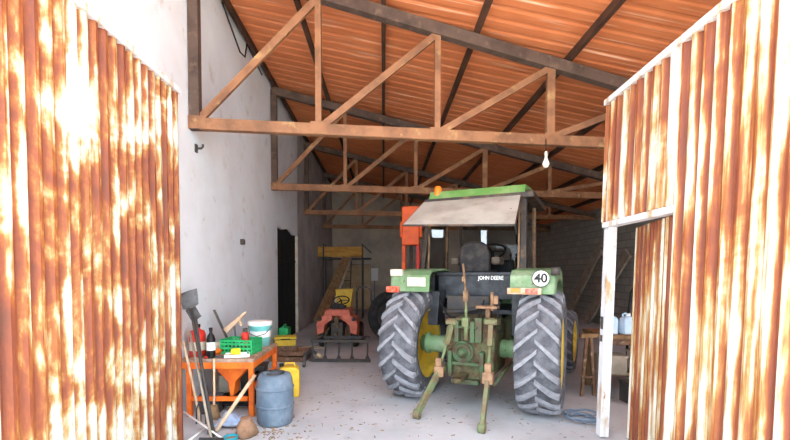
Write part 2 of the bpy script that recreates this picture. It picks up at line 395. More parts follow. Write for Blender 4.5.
# trusses, set slightly askew to the purlins
SK = math.tan(R(8.1))
def truss(Y0, label):
    t = thing('roof_truss', label, 'roof truss', (XL, Y0, 0), 0, 'steel roof trusses')
    def pt(x, z): return (x - XL, SK * (x - XL), z)
    ztop = lambda x: zroof(x) - .20
    zb = 3.365; jx = [-.80, .69, 2.22, 3.72, 5.22]
    nrm = (-SK, 1, 0)
    obj('bottom_chord', B().bar(pt(XL + .02, zb), pt(XR - .03, zb), .10, .135), 'steel', t, bevel=.006)
    obj('top_chord', B().bar(pt(XL + .02, ztop(XL)), pt(XR - .03, ztop(XR)), .12, .15), 'darksteel', t, bevel=.006)
    obj('end_post', B().bar(pt(XL + .07, zb - .07), pt(XL + .07, ztop(XL)), .12, .10, up=(0, 1, 0)), 'darksteel', t, bevel=.006)
    for i, x in enumerate(jx):
        w = .075 if i != 2 else .105
        obj('vertical', B().bar(pt(x, zb), pt(x, ztop(x) - .03), .07, w, up=(1, 0, 0)), 'steel', t, bevel=.004)
    lo = [XL + .12] + [x + .06 for x in jx[:-1]]
    for a, c in zip(lo, jx):
        obj('diagonal', B().bar(pt(a, zb + .06), pt(c - .03, ztop(c) - .07), .06, .085), 'steel', t, bevel=.004)
    for x in [XL + .1] + jx: obj('gusset_plate', B().box(pt(x, zb + .01), (.20, .115, .15), (0, 0, R(8.1))), 'steel', t)
    return t
truss(5.16, 'nearest roof truss, orange-brown steel, with the light bulb hanging from it')
truss(8.87, 'second roof truss, just above the cab roof and orange beacon')
truss(12.57, 'third roof truss, above the yellow beam at the left')
truss(16.3, 'last roof truss, dim and closest to the back wall')

# ------------------------------------------------------------------ gates
def corrugated(b, y0, y1, z0, z1, pitch=.112, amp=.017, x=0.0, tilt=None):
    n = int((y1 - y0) / pitch * 8); rows = []
    for t in (0, .004):
        r = []
        for i in range(n + 1):
            y = y0 + (y1 - y0) * i / n; ph = y / pitch % 1
            p = min(1, max(-1, 1.5 * math.sin(2 * PI * ph)))
            zt = z1(y) if callable(z1) else z1
            zb_ = z0(y) if callable(z0) else z0
            r.append((b.bm.verts.new((x + amp * p + t, y, zb_)), b.bm.verts.new((x + amp * p + t, y, zt))))
        rows.append(r)
    for r, s in ((rows[0], 1), (rows[1], -1)):
        for i in range(n):
            f = b.bm.faces.new((r[i][0], r[i + 1][0], r[i + 1][1], r[i][1]))
    for i in range(n):
        for k in (0, 1): b.bm.faces.new((rows[0][i][k], rows[0][i + 1][k], rows[1][i + 1][k], rows[1][i][k]))
    for i in (0, n): b.bm.faces.new((rows[0][i][0], rows[0][i][1], rows[1][i][1], rows[1][i][0]))

# left gate: local y runs from the hinge to the free edge
LG = 1.96
g = thing('sheet_metal_gate', 'left rusty corrugated gate leaf folded back against the plaster wall', 'gate', (-1.90, 2.05, 0), 0, 'corrugated gate leaves')
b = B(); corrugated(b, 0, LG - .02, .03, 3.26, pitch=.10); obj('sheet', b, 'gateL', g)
obj('top_rail', B().box((.006, LG / 2, 3.27), (.06, LG, .05)), 'gateframe', g)
obj('stile', B().box((-.03, LG - .015, 1.645), (.05, .03, 3.23)), 'gateframe', g)
obj('stile', B().box((-.04, .03, 1.645), (.04, .05, 3.23)), 'gateframe', g)
for z in (.12, 1.8): obj('cross_rail', B().box((-.045, LG / 2, z), (.04, LG - .08, .05)), 'gateframe', g)
b = B().tube([(-.055, 0, .5), (-.055, 0, .65)], .02).tube([(-.055, 0, 2.8), (-.055, 0, 2.95)], .02); obj('hinge', b, 'metal', g)

# right gate with its wicket door
RG = 2.115
g = thing('sheet_metal_gate', 'right rusty corrugated gate leaf with an open wicket door', 'gate', (1.995, 2.08, 0), math.atan2(-.095, 2.4), 'corrugated gate leaves')
g.rotation_euler = (0, R(1.3), math.atan2(-.095, 2.4))
wy0, wy1, wz = 1.0, 2.03, 2.06
b = B()
corrugated(b, 0, wy0, .03, 3.22, pitch=.113); corrugated(b, wy0, RG - .01, wz + .03, 3.22, pitch=.113)
obj('sheet', b, 'gateR', g)
obj('top_rail', B().box((-.004, RG / 2, 3.23), (.06, RG, .05)), 'gateframe', g)
obj('stile', B().box((.055, RG - .05, 1.62), (.08, .09, 3.2)), 'gateframe', g)
obj('stile', B().box((.045, wy0 - .02, 1.04), (.05, .05, 2.02)), 'gateframe', g)
obj('stile', B().box((.045, .03, 1.62), (.05, .05, 3.2)), 'gateframe', g)
obj('header', B().box((.03, (wy0 + RG) / 2 - .02, wz), (.09, RG - wy0, .05)), 'gateframe', g)
obj('cross_rail', B().box((.045, wy0 / 2, .12), (.04, wy0, .05)), 'gateframe', g)
b = B().tube([(.06, 0, .5), (.06, 0, .65)], .02).tube([(.06, 0, 2.8), (.06, 0, 2.95)], .02); obj('hinge', b, 'metal', g)
b = B().box((.008, RG - .05, 1.12), (.006, .04, .12)).box((.008, RG - .05, .97), (.006, .03, .06)); obj('latch_plate', b, 'darkmetal', g)
wd = B(); corrugated(wd, 0, .99, .03, wz - .03, pitch=.085, amp=.013)
for y in (.015, .975): wd.box((.035, y, 1.03), (.03, .03, 1.98))
w = obj('wicket_door', wd, 'gateR', g, loc=(.04, wy0 + .02, 0), label='narrow wicket door standing ajar'); w.rotation_euler = (0, 0, R(-13))

# ------------------------------------------------------------------ the big green tractor
TX, TY, PHI = 1.11, 5.33, R(26)
tr = thing('tractor', 'large green farm tractor with cab seen from behind, yellow wheel rims', 'tractor', (TX, TY, 0), -PHI)
sP, cP = math.sin(PHI), math.cos(PHI)
def T(px_, py_, ly):                 # a pixel on the tractor's own cross plane ly -> its local place
    d = ray(px_, py_)                # point = t*d ; (X-TX)*sP+(Y-TY)*cP = ly
    t = (ly + TX * sP + TY * cP) / (d.x * sP + d.y * cP)
    X, Y, Z = t * d.x - TX, t * d.y - TY, EYE + t * d.z
    return Vector((X * cP - Y * sP, ly, Z))

def tyre_mesh(Rr, w, rim, nl, lugh, lugw):
    """Tyre about the local X axis; lugs point up at the rear side."""
    b = B(); h = w / 2
    prof = [(rim, -h * .80), (rim + .02, -h * .93), (rim + (Rr - rim) * .35, -h * 1.0), (rim + (Rr - rim) * .62, -h * .99), (Rr - lugh - .035, -h * .90), (Rr - lugh - .008, -h * .60), (Rr - lugh, 0)]
    prof = prof + [(r, -s) for r, s in reversed(prof[:-1])]
    b.lathe(prof, AX((0, 0, 0), (1, 0, 0)), n=56)
    b.mi = 1
    def rad(s):
        a = abs(s) / h
        if a < .6: return Rr - lugh - .008 * (a / .6)
        if a < .90: return Rr - lugh - .008 - .027 * (a - .6) / .3
        return Rr - lugh - .035
    for side in (-1, 1):
        for k in range(nl):
            th0 = 2 * PI * (k + (.5 if side > 0 else 0)) / nl; rows = []
            for t in (0, .3, .6, .85, 1.0, 1.12):
                s = side * (-.012 + (h * .93 + .012) * min(t, 1.0)); th = th0 - .30 * t; r = rad(s); lh = lugh
                if t > .9: lh = lugh * .9
                if t > 1.05: s = side * h * 1.005; r = r - .07; lh = .006
                hw = lugw / 2 / Rr * (1.15 if t > .5 else .9); row = []
                for dth, dr in ((-hw * 1.25, -.012), (-hw * .8, lh), (hw * .8, lh), (hw * 1.25, -.012)):
                    rr, tt = r + dr, th + dth; row.append(b.bm.verts.new((s, -rr * math.cos(tt), rr * math.sin(tt))))
                rows.append(row)
            for A, C in zip(rows, rows[1:]):
                for j in range(3):
                    f = b.bm.faces.new((A[j], A[j + 1], C[j + 1], C[j])); f.material_index = 1
            f = b.bm.faces.new(rows[0]); f.material_index = 1; f = b.bm.faces.new(rows[-1][::-1]); f.material_index = 1
    return b
def rim_mesh(rim, w, side, dish):
    b = B(); h = w / 2; m = AX((0, 0, 0), (1, 0, 0))
    b.lathe([(rim + .025, -h * .84), (rim + .012, -h * .88), (rim - .015, -h * .80), (rim - .03, -h * .5), (rim - .05, 0), (rim - .03, h * .5), (rim - .015, h * .80), (rim + .012, h * .88), (rim + .025, h * .84)], m, n=40)
    d = side * dish
    b.lathe([(rim - .045, d * .2), (rim - .10, d * .5), (rim - .16, d * .9), (rim * .5, d), (rim * .38, d * 1.25), (rim * .22, d * 1.3), (0, d * 1.3)], m, n=40)
    for k in range(8):
        a = 2 * PI * k / 8; r = rim * .36
        b.lathe([(.022, 0), (.022, d * 1.25 + side * .05), (0, d * 1.25 + side * .05)], AX((0, r * math.cos(a), r * math.sin(a)), (1, 0, 0)), n=6)
    return b
RW, HZ, HW = .715, .69, .82
def wheel(x, y, z, Rr, w, rim, side, name, nl, lugh, lugw, yaw=0, dish=.06):
    o = obj(name, rim_mesh(rim, w, side, dish), 'yellow', tr); o.location = (x, y, z); o.rotation_euler = (R(9 if side > 0 else 2), 0, yaw)
    obj('tyre', tyre_mesh(Rr, w, rim, nl, lugh, lugw), ['tyre', 'lug'], o); return o
wheel(-HW + .05, 0, HZ, RW, .47, .43, -1, 'rear_wheel', 20, .036, .06)
wheel(HW, 0, HZ, RW, .47, .43, 1, 'rear_wheel', 20, .036, .06)
for s in (-1, 1): wheel(s * .95, 2.30, .50, .51, .30, .32, s, 'front_wheel', 18, .022, .035, yaw=R(-4))

# chassis, axle, body
obj('rear_axle', B().lathe([(0, -.66), (.105, -.66), (.105, -.60), (.135, -.60), (.135, -.56), (.10, -.55), (.115, -.46), (.10, -.44), (.115, -.38), (.10, -.36), (.115, -.30), (.13, -.2), (.13, .2), (.115, .30), (.10, .36), (.115, .38), (.10, .44), (.115, .46), (.10, .55), (.135, .56), (.135, .60), (.105, .60), (.105, .66), (0, .66)],
    AX((0, 0, HZ), (1, 0, 0)), n=24), 'green', tr)
b = B().prism([(-.26, .42), (-.28, .95), (-.18, 1.08), (.22, 1.08), (.30, .95), (.28, .42), (.16, .34), (-.14, .34)], .75, Matrix(((1, 0, 0, .06), (0, 0, 1, -.42), (0, 1, 0, 0), (0, 0, 0, 1))))
obj('transmission', b, 'grime', tr, bevel=.03)
obj('gearbox', B().box((0, 1.0, .72), (.46, 1.5, .50)), 'greendark', tr, bevel=.04)
obj('engine', B().box((0, 2.1, .85), (.48, 1.1, .62)), 'greendark', tr, bevel=.04)
obj('front_axle', B().bar((-.85, 2.35, .52), (.85, 2.35, .52), .14, .14), 'greendark', tr, bevel=.02)
hd = obj('hood', B().prism([(-.30, 1.05), (-.32, 1.42), (-.22, 1.55), (.22, 1.55), (.32, 1.42), (.30, 1.05)], 1.35, Matrix(((1, 0, 0, 0), (0, 0, 1, 1.55), (0, 1, 0, 0), (0, 0, 0, 1)))), 'green', tr, bevel=.03)
b = B()
for i in range(9): b.box((0, 2.905, 1.08 + i * .05), (.5, .012, .025))
obj('grille', b, 'black', hd)
obj('exhaust_pipe', B().tube([(.2, 2.2, 1.5), (.2, 2.2, 2.2), (.22, 2.12, 2.28)], .035), 'darkmetal', tr)

# rear hitch details
pc = T(463, 352, -.44)
b = B().lathe([(.13, 0), (.13, .02), (.105, .03), (.105, .012), (.06, .012), (.06, .04), (.04, .05), (.04, .10), (0, .10)], AX(pc, (0, -1, 0)), n=24); obj('power_takeoff', b, 'greendark', tr)
b = B()
for x_, y_ in ((441, 338), (446, 338), (484, 340), (489, 340)):
    pass
a0, a1 = T(452, 381, -.46), T(479, 381, -.46); b.box((a0 + a1) / 2, (abs(a1.x - a0.x), .10, .05)); c0, c1 = T(449, 366, -.46), T(484, 366, -.46)
b.box((c0.x + .02, -.46, .56), (.05, .10, .30)); b.box((c1.x - .02, -.46, .56), (.05, .10, .30)); b.box(((c0.x + c1.x) / 2, -.46, .56), (abs(c1.x - c0.x), .06, .04))
obj('drawbar_frame', b, 'greendark', tr, bevel=.008)
b = B().box((.02, -.55, .43), (.09, .40, .05)); b.lathe([(.05, 0), (.05, .05), (.03, .05), (.03, 0)], AX((.02, -.76, .405), (0, 0, 1)), n=16, closed=True); obj('drawbar', b, 'grime', tr)
b = B()
hc = T(466, 331, -.44); b.box((hc.x - .09, -.46, hc.z), (.05, .14, .24)); b.box((hc.x + .09, -.46, hc.z), (.05, .14, .24)); b.box((hc.x + .15, -.44, hc.z + .02), (.08, .10, .28)); b.tube([(hc.x - .14, -.5, hc.z + .05), (hc.x + .14, -.5, hc.z + .05)], .018)
obj('hitch_bracket', b, 'greendark', tr, bevel=.006)
# top link standing upright, tied to the panel
b = B().tube([T(466, 340, -.50), T(466, 318, -.50)], .026).tube([T(466, 318, -.50), T(466, 300, -.46)], .016)
b.box(T(466, 322, -.50), (.07, .07, .10)); obj('top_link', b, 'linkgreen', tr)
b = B().tube([T(466, 300, -.46), T(465, 282, -.38), T(463, 264, -.30)], .013).box(T(466, 296, -.45), (.055, .05, .12)).box(T(464, 279, -.36), (.04, .04, .06)); obj('top_link_rod', b, 'tanpillar', tr)
# lower links and lift rods
def link(root, knee, end, rod_top, lean):
    b = B().bar(root, knee, .05, .075).bar(knee, end, .045, .07); b.lathe([(.055, -.035), (.055, .035), (.024, .035), (.024, -.035)], AX(end, (1, 0, 0)), n=16, closed=True)
    l = obj('lower_link', b, 'linkgreen', tr, bevel=.006)
    b = B().bar(rod_top, Vector(rod_top).lerp(knee, .45), .05, .05).tube([Vector(rod_top).lerp(knee, .4), knee], .017); obj('lift_rod', b, 'linkgreen', l)
    b = B().box(knee, (.11, .09, .12), (0, 0, lean)).box(Vector(knee) + Vector((0, 0, .10)), (.07, .06, .10)); obj('rod_bracket', b, 'tanbracket', l, bevel=.01)
    b = B().box(rod_top, (.12, .10, .05)).bar(rod_top, Vector(rod_top) + Vector((0, .38, -.03)), .07, .08); b.tube([Vector(rod_top) + Vector((-.07, 0, 0)), Vector(rod_top) + Vector((.07, 0, 0))], .035)
    obj('lift_arm', b, 'linkgreen', l, bevel=.008)
link((-.20, -.10, .46), T(439, 371, -.62), T(417, 414, -.93), T(452, 322, -.50), .2)
link((.26, -.10, .46), T(488, 378, -.80), T(482, 428, -1.02), T(491, 322, -.50), 0)
b = B().tube([T(500, 375, -.45), T(507, 368, -.1)], .018).tube([T(494, 385, -.7), T(512, 362, -.1)], .016); obj('stabiliser_bar', b, 'greendark', tr)
b = B().tube(sag(T(472, 318, -.45), T(503, 330, -.2), .08), .010).tube(sag(T(500, 300, -.2), T(494, 335, -.4), .03), .010).tube(sag(T(440, 300, -.1), T(455, 318, -.42), .06), .012).tube(sag(T(484, 300, -.2), T(476, 322, -.44), .04), .010)
obj('hydraulic_hose', b, 'hose', tr)
b = B().box(T(488, 307, -.25), (.24, .2, .03)).box(T(488, 312, -.25), (.05, .05, .14)).box(T(496, 300, -.25), (.05, .05, .10)).tube([T(492, 311, -.25), T(492, 292, -.25)], .02)
obj('spool_valve', b, 'tanbracket', tr, bevel=.005)
# black tanks / risers under the cab
b = B().prism([(0, .92), (.0, 1.36), (.16, 1.36), (.13, .92)], .28, Matrix(((1, 0, 0, -.60), (0, 0, 1, .02), (0, 1, 0, 0), (0, 0, 0, 1)))); obj('cab_support', b, 'blackpanel', tr, bevel=.01)
b = B().prism([(0, .85), (.0, 1.36), (.14, 1.36), (.12, .85)], .28, Matrix(((1, 0, 0, .47), (0, 0, 1, -.02), (0, 1, 0, 0), (0, 0, 0, 1)))); obj('cab_support', b, 'blackpanel', tr, bevel=.01)
b = B().box((-.1, .25, 1.17), (.55, .25, .28)).tube([(-.4, .05, 1.1), (-.1, .05, 1.12), (.2, .05, 1.2)], .03); obj('underbody_box', b, 'darkmetal', tr, bevel=.02)

# fenders
def fender(x0, x1, side):
    path = [(-.33, 1.37), (-.30, 1.57), (-.20, 1.63), (.30, 1.66), (.70, 1.60), (.95, 1.25)]
    f = obj('fender', B().shell(path, x0, x1, .018), 'green', tr)
    xe = x1 if side > 0 else x0
    sk = B().prism([(-.33, 1.37), (-.30, 1.57), (-.20, 1.63), (.30, 1.66), (.70, 1.60), (.95, 1.25), (.75, 1.45), (.3, 1.53), (-.1, 1.50)], .02, Matrix(((0, 0, 1, xe - (.02 if side > 0 else 0)), (1, 0, 0, 0), (0, 1, 0, 0), (0, 0, 0, 1))))
    obj('fender_lip', sk, 'green', f)
    return f
fl = fender(-.98, -.46, -1); fr = fender(.50, .98, 1)
b = B().box((-.90, -.30, 1.605), (.16, .06, .085)); obj('marker_lamp', b, 'offwhite', fl, bevel=.008)
b = B().box((-.62, -.335, 1.49), (.24, .02, .11)); obj('number_plate', b, 'offwhite', fl, bevel=.003)
b = B().box((-.93, -.36, 1.395), (.17, .05, .075)); obj('tail_lamp', b, 'redlens', fl, bevel=.01)
c40 = (.83, -.345, 1.54)
b = B().lathe([(.092, 0), (.092, .008), (0, .008)], AX(c40, (0, -1, 0)), n=36); obj('speed_disc', b, 'white', fr)
b = B().lathe([(.092, .0), (.092, .011), (.087, .011), (.087, 0)], AX(c40, (0, -1, 0)), n=36, closed=True); obj('disc_rim', b, 'black', fr)
text('speed_number', '40', .135, Matrix.Translation((c40[0], c40[1] - .011, c40[2])) @ Euler((R(90), 0, 0)).to_matrix().to_4x4(), 'black', fr, bold=.004)
b = B().tube([(.93, -.33, 1.62), (1.02, -.33, 1.62)], .045, n=14); obj('work_lamp', b, 'darkmetal', fr)
b = B().box((.66, -.365, 1.40), (.36, .05, .07)); o = obj('tail_lamp', b, 'tanlamp', fr, bevel=.008)
b = B().box((.74, -.395, 1.40), (.13, .02, .055)); obj('red_lens', b, 'redlens', o)
b = B().box((.575, -.395, 1.41), (.10, .02, .045)); obj('orange_lens', b, 'orangelens', o)

# cab
CAB = -.11
cb = obj('cab_panel', B().box((-.02, .33, 1.43), (1.06, .06, .34)).box((-.02, .30, 1.59), (1.10, .10, .04)), 'blackpanel', tr, bevel=.008)
pa, pb = T(478, 278, .28), T(503.5, 278.5, .28)
b = B().box(((pa.x + pb.x) / 2, .292, pa.z), (pb.x - pa.x, .01, .075)); npl = obj('name_plate', b, 'blackpanel', cb)
text('lettering', 'JOHN DEERE', .070, Matrix.Translation(((pa.x + pb.x) / 2, .284, pa.z)) @ Euler((R(90), 0, 0)).to_matrix().to_4x4() @ Matrix.Diagonal((.80, 1, 1, 1)), 'white', npl, bold=.0015)
obj('cab_floor', B().box((0, .95, 1.10), (1.3, 1.3, .05)), 'blackpanel', tr)
for s in (-1, 1): obj('cab_side_panel', B().box((s * .66, .95, 1.32), (.04, 1.1, .5)), 'blackpanel', tr)
_before = set(bpy.data.objects)
for s in (-1, 1):
    obj('cab_pillar', B().bar((s * .66 - (.04 if s < 0 else 0), .38, 1.58), (s * .645 + (.05 if s < 0 else 0), .42, 2.58), .075 if s > 0 else .055, .085), 'cabsteel', tr, bevel=.008)
    obj('cab_pillar', B().bar((s * .60, .34, 1.58), (s * .60, .40, 2.56), .022, .022), 'tanpillar', tr)
    obj('cab_pillar', B().bar((s * .67, 1.35, 1.3), (s * .655, 1.35, 2.58), .05, .06), 'tanpillar', tr, bevel=.006)
    obj('cab_pillar', B().bar((s * .50, 1.62, 1.3), (s * .50, 1.60, 2.56), .04, .05), 'cabsteel', tr, bevel=.006)
    obj('side_glass', B().box((s * .66, .88, 2.06), (.006, .86, .95)), 'glass', tr)
obj('windscreen', B().box((0, 1.61, 2.08), (.94, .006, .9)), 'glass', tr)
rf = obj('cab_roof', B().prism([(.34, 2.615), (.40, 2.715), (.9, 2.76), (1.55, 2.735), (1.72, 2.64), (1.72, 2.60), (.34, 2.60)], 1.27, Matrix(((0, 0, 1, -.60), (1, 0, 0, 0), (0, 1, 0, 0), (0, 0, 0, 1)))), 'roofgreen', tr, bevel=.025)
obj('roof_lining', B().box((.06, 1.03, 2.575), (1.44, 1.42, .07)).box((.72, 1.05, 2.615), (.10, 1.40, .03)), 'cabsteel', rf, bevel=.01)
b = B().lathe([(.055, 0), (.055, .03), (.05, .05), (.05, .10), (.035, .13), (0, .135)], AX(T(438, 196, .42) - Vector((CAB, 0, 0)), (0, 0, 1)), n=20); obj('beacon', b, 'orangelens', tr)
b = B().bar(T(438, 197, .42) - Vector((.02 + CAB, 0, 0)), Vector((-.60, .5, 2.62)), .05, .04); obj('beacon_bracket', b, 'darkmetal', tr)
# raised rear window, hinged under the roof edge
q = [Vector((-.66, .33, 2.565)), Vector((.62, .33, 2.565)), Vector((.66, -.35, 2.13)), Vector((-.68, -.35, 2.19))]
n_ = (q[1] - q[0]).cross(q[3] - q[0]).normalized() * .012
b = B(); b._q([v - n_ for v in q] + [v + n_ for v in q], [(3, 2, 1, 0), (4, 5, 6, 7), (0, 1, 5, 4), (1, 2, 6, 5), (2, 3, 7, 6), (3, 0, 4, 7)])
rw = obj('rear_window', b, 'dustglass', tr, label='raised dusty rear window')
b = B()
for u, v in ((0, 1), (1, 2), (2, 3), (3, 0)): b.bar(q[u], q[v], .022, .022)
obj('window_frame', b, 'cabsteel', rw)
b = B()
for s in (-.58, .56): b.tube([(s, .42, 2.1), (s, -.02, 2.36)], .010)
obj('gas_strut', b, 'metal', rw)
# seat, wheel, levers
sc_ = T(475, 270, .75) - Vector((CAB, 0, 0))
b = B().prism([(-.21, 0), (-.22, .25), (-.18, .38), (-.10, .44), (.10, .44), (.18, .38), (.22, .25), (.21, 0)], .12, Matrix(((1, 0, 0, sc_.x), (0, -.12, 1, .70), (0, 1, 0, 1.60), (0, 0, 0, 1)))); st = obj('seat', b, 'seat', tr, bevel=.03)
obj('seat_cushion', B().box((sc_.x, 1.0, 1.58), (.46, .46, .14)), 'seat', st, bevel=.03)
for s in (-1, 1): obj('armrest', B().box((sc_.x + s * .29, .88, 1.77), (.12, .34, .11)), 'seatpad', st, bevel=.03)
obj('seat_base', B().box((sc_.x, .98, 1.32), (.3, .3, .42)), 'black', st)
m_ = AX((.05, 1.36, 1.93), (0, -.6, .8))
b = B(); b.tube([m_ @ Vector((.2 * math.cos(2 * PI * k / 24), .2 * math.sin(2 * PI * k / 24), 0)) for k in range(25)], .014)
for k in range(3): b.tube([m_ @ Vector((0, 0, 0)), m_ @ Vector((.2 * math.cos(2 * PI * k / 3), .2 * math.sin(2 * PI * k / 3), 0))], .01)
b.tube([(.05, 1.36, 1.93), (.05, 1.55, 1.6)], .03); obj('steering_wheel', b, 'black', tr)
b = B().box((0, 1.52, 1.55), (.7, .14, .5)); obj('dashboard', b, 'black', tr, bevel=.03)
b = B()
for x_, y_ in ((.42, .75), (.48, .85)): b.tube([(x_, y_, 1.5), (x_ + .02, y_ - .05, 1.83)], .010).lathe([(0, -.02), (.022, 0), (0, .03)], AX((x_ + .02, y_ - .05, 1.84), (0, 0, 1)), n=10)
obj('control_lever', b, 'black', tr)
for o_ in set(bpy.data.objects) - _before:
    if o_.parent == tr: o_.location.x += CAB

# ------------------------------------------------------------------ orange mast behind the tractor
t = thing('lift_mast', 'orange steel lift mast standing behind the left of the cab', 'lift mast', tuple(P(411, 273, 8.6).xy) + (0,), R(-10))
zt = P(411, 207, 8.6).z
obj('outer_boom', B().box((0, 0, (zt + 2.15) / 2), (.34, .26, zt - 2.15)), 'orange', t, bevel=.02)
obj('boom_rail', B().box((-.14, .02, 1.1), (.07, .16, 2.1)), 'orange', t, bevel=.01)
obj('boom_rail', B().box((.14, .02, 1.1), (.07, .16, 2.1)), 'red', t, bevel=.01)
obj('ram', B().tube([(0, 0, .3), (0, 0, 2.3)], .035), 'darkmetal', t)
obj('base_frame', B().box((0, .1, .1), (.9, .7, .2)).box((0, .1, .45), (.5, .3, .5)), 'red', t, bevel=.02)
obj('head_bracket', B().bar((-.22, 0, zt - .45), (.22, 0, zt - .45), .1, .32), 'orange', t, bevel=.02)
# old wheel leaning near it
t = thing('spare_wheel', 'old black tyre standing on the floor behind the left tractor wheel', 'tyre', (P(393, 300, 9.9).x, 9.9, .60), R(75))
obj('tyre', B().lathe([(.36, -.09), (.40, -.12), (.50, -.13), (.58, -.10), (.60, 0), (.58, .10), (.50, .13), (.40, .12), (.36, .09)], AX((0, 0, 0), (1, 0, 0)), n=40, closed=True), 'tyredark', t)
obj('rim', B().lathe([(.365, -.06), (.34, -.05), (.32, 0), (.12, .03), (.10, .07), (0, .07)], AX((0, 0, 0), (1, 0, 0)), n=32), 'darkmetal', t)

# ------------------------------------------------------------------ small red tractor and harrow
rx, ry = P(339, 330, 9.3).x, 9.3
t = thing('mini_tractor', 'small faded red tractor parked by the left wall behind a harrow', 'mini tractor', (rx, ry, 0), R(-3)); t.scale = (.84, .84, .86)
def arch(s):
    path = [(0, 0)] ; pts = []
    pts = [(s * .50, .34), (s * .52, .62), (s * .46, .76), (s * .30, .84), (s * .12, .84), (s * .12, .72), (s * .22, .66), (s * .31, .58), (s * .34, .40)]
    return pts
b = B()
for s in (-1, 1): b.prism(arch(s), .55, Matrix(((1, 0, 0, 0), (0, 0, 1, -.35), (0, 1, 0, 0), (0, 0, 0, 1))))
obj('mudguard', b, 'fadedred', t, bevel=.015)
obj('rear_cover', B().prism([(-.34, .80), (-.30, .96), (.30, .96), (.34, .80)], .5, Matrix(((1, 0, 0, 0), (0, 0, 1, -.30), (0, 1, 0, 0), (0, 0, 0, 1)))), 'fadedred', t, bevel=.02)
obj('engine_hood', B().prism([(-.2, .5), (-.2, .9), (.2, .9), (.2, .5)], .9, Matrix(((1, 0, 0, 0), (0, 0, 1, .5), (0, 1, 0, 0), (0, 0, 0, 1)))), 'fadedred', t, bevel=.03)
obj('gearbox', B().box((0, .05, .45), (.30, .8, .40)), 'darkmetal', t, bevel=.02)
obj('hitch', B().bar((0, -.30, .40), (0, -.55, .38), .07, .07).bar((-.22, -.25, .5), (-.25, -.6, .35), .04, .04).bar((.22, -.25, .5), (.25, -.6, .35), .04, .04).box((0, -.38, .66), (.10, .08, .25)), 'grime', t)
for s in (-1, 1):
    for y_, rr in ((0, .33), (1.15, .26)):
        w = obj('wheel', tyre_mesh(rr, .18, .16, 14, .02, .03), ['tyredark', 'tyredark'], t); w.location = (s * .42, y_, rr)
        obj('rim', rim_mesh(.16, .18, s, .02), 'fadedred', w)
    b = B().lathe([(0, 0), (.055, 0), (.05, .06), (0, .07)], AX((s * .43, -.36, .74), (0, -1, 0)), n=16); obj('lamp', b, 'darkmetal', t)
m_ = AX((.02, .25, 1.16), (0, -.45, .9))
b = B(); b.tube([m_ @ Vector((.21 * math.cos(2 * PI * k / 24), .21 * math.sin(2 * PI * k / 24), 0)) for k in range(25)], .016)
for k in range(3): b.tube([m_ @ Vector((0, 0, 0)), m_ @ Vector((.21 * math.cos(2 * PI * k / 3), .21 * math.sin(2 * PI * k / 3), 0))], .012)
b.tube([(.02, .25, 1.16), (.02, .5, .85)], .02); obj('steering_wheel', b, 'black', t)
b = B().box((0, .02, 1.0), (.34, .34, .08)).box((0, -.13, 1.05), (.3, .05, .1)); obj('seat', b, 'tyredark', t, bevel=.02)

hx, hy = P(340, 360, 7.75).x, 7.75
t = thing('spring_harrow', 'low dark metal tine harrow on the floor in front of the red tractor', 'harrow', (hx, hy, 0), R(-2))
zt = P(340, 341, 7.75).z
obj('top_bar', B().bar((-.53, 0, zt), (.52, 0, zt), .05, .05), 'darkmetal', t)
obj('ground_bar', B().bar((-.50, -.08, .03), (.56, -.08, .03), .06, .05), 'darkmetal', t)
obj('frame_bar', B().bar((-.53, .45, zt), (.52, .45, zt), .05, .05).bar((-.4, 0, zt), (-.4, .45, zt), .05, .05).bar((.4, 0, zt), (.4, .45, zt), .05, .05), 'darkmetal', t)
for x_ in (-.50, -.27, -.02, .22, .50):
    b = B().tube([(x_, 0, zt), (x_, .03, zt * .55), (x_, -.02, .10)], .016).prism([(-.06, 0), (.06, 0), (.012, .12), (-.012, .12)], .02, Matrix(((1, 0, 0, x_), (0, 0, 1, -.03), (0, 1, 0, .005), (0, 0, 0, 1))))
    obj('tine', b, 'darkmetal', t)

# ------------------------------------------------------------------ far left corner
Yb = 15.2
p0, p1 = P(317, 252.5, Yb), P(364, 252.5, Yb)
t = thing('storage_rack', 'dark steel rack holding up the thick yellow beam', 'rack', (0, 0, 0))
for x_ in (p0.x + .25, p1.x - .05):
    for y_ in (Yb - .18, Yb + .42): obj('post', B().bar((x_, y_, 0), (x_, y_, p0.z + .30), .05, .05), 'darkmetal', t)
for y_ in (Yb - .18, Yb + .42): obj('crossbar', B().bar((p0.x + .2, y_, p0.z - .22), (p1.x + .25, y_, p0.z - .22), .05, .06), 'darkmetal', t)
for x_ in (p0.x + .25, p1.x - .05): obj('bearer', B().bar((x_, Yb - .2, p0.z - .20), (x_, Yb + .45, p0.z - .20), .05, .07), 'darkmetal', t)
obj('top_rail', B().bar((p1.x - .05, Yb + .42, p0.z + .28), (p1.x + .25, Yb + .42, p0.z - .0), .04, .04), 'darkmetal', t)
b = B().bar((p0.x, Yb, p0.z + .02), (p1.x, Yb, p0.z + .02), .26, .36); tag(obj('wooden_beam', b, 'yellowwood', bevel=.02), 'thick yellow timber beam lying high across the back rack', 'beam')
a, c = P(322, 305, 13.4), P(347, 258, 14.75); a.z = max(.03, a.z)
a = P(318, 312, 13.2)
b = B().bar(Vector((a.x, a.y, .0)).lerp(c, .0) + Vector((0, 0, .10)), c, .32, .06, up=(0, -1, .3)); tag(obj('plank', b, 'wood'), 'wide brown plank leaning up to the yellow beam', 'plank')
b = B().tube([Vector((P(327, 312, 13.0).x, 13.0, .03)), P(351, 258, 14.7)], .035); tag(obj('pole', b, 'offwhite'), 'pale thin pole leaning beside the wide brown plank', 'pole')
t = thing('cupboard', 'cream board cupboard standing against the back wall', 'cupboard', (P(358, 270, 18.6).x, 18.6, 0))
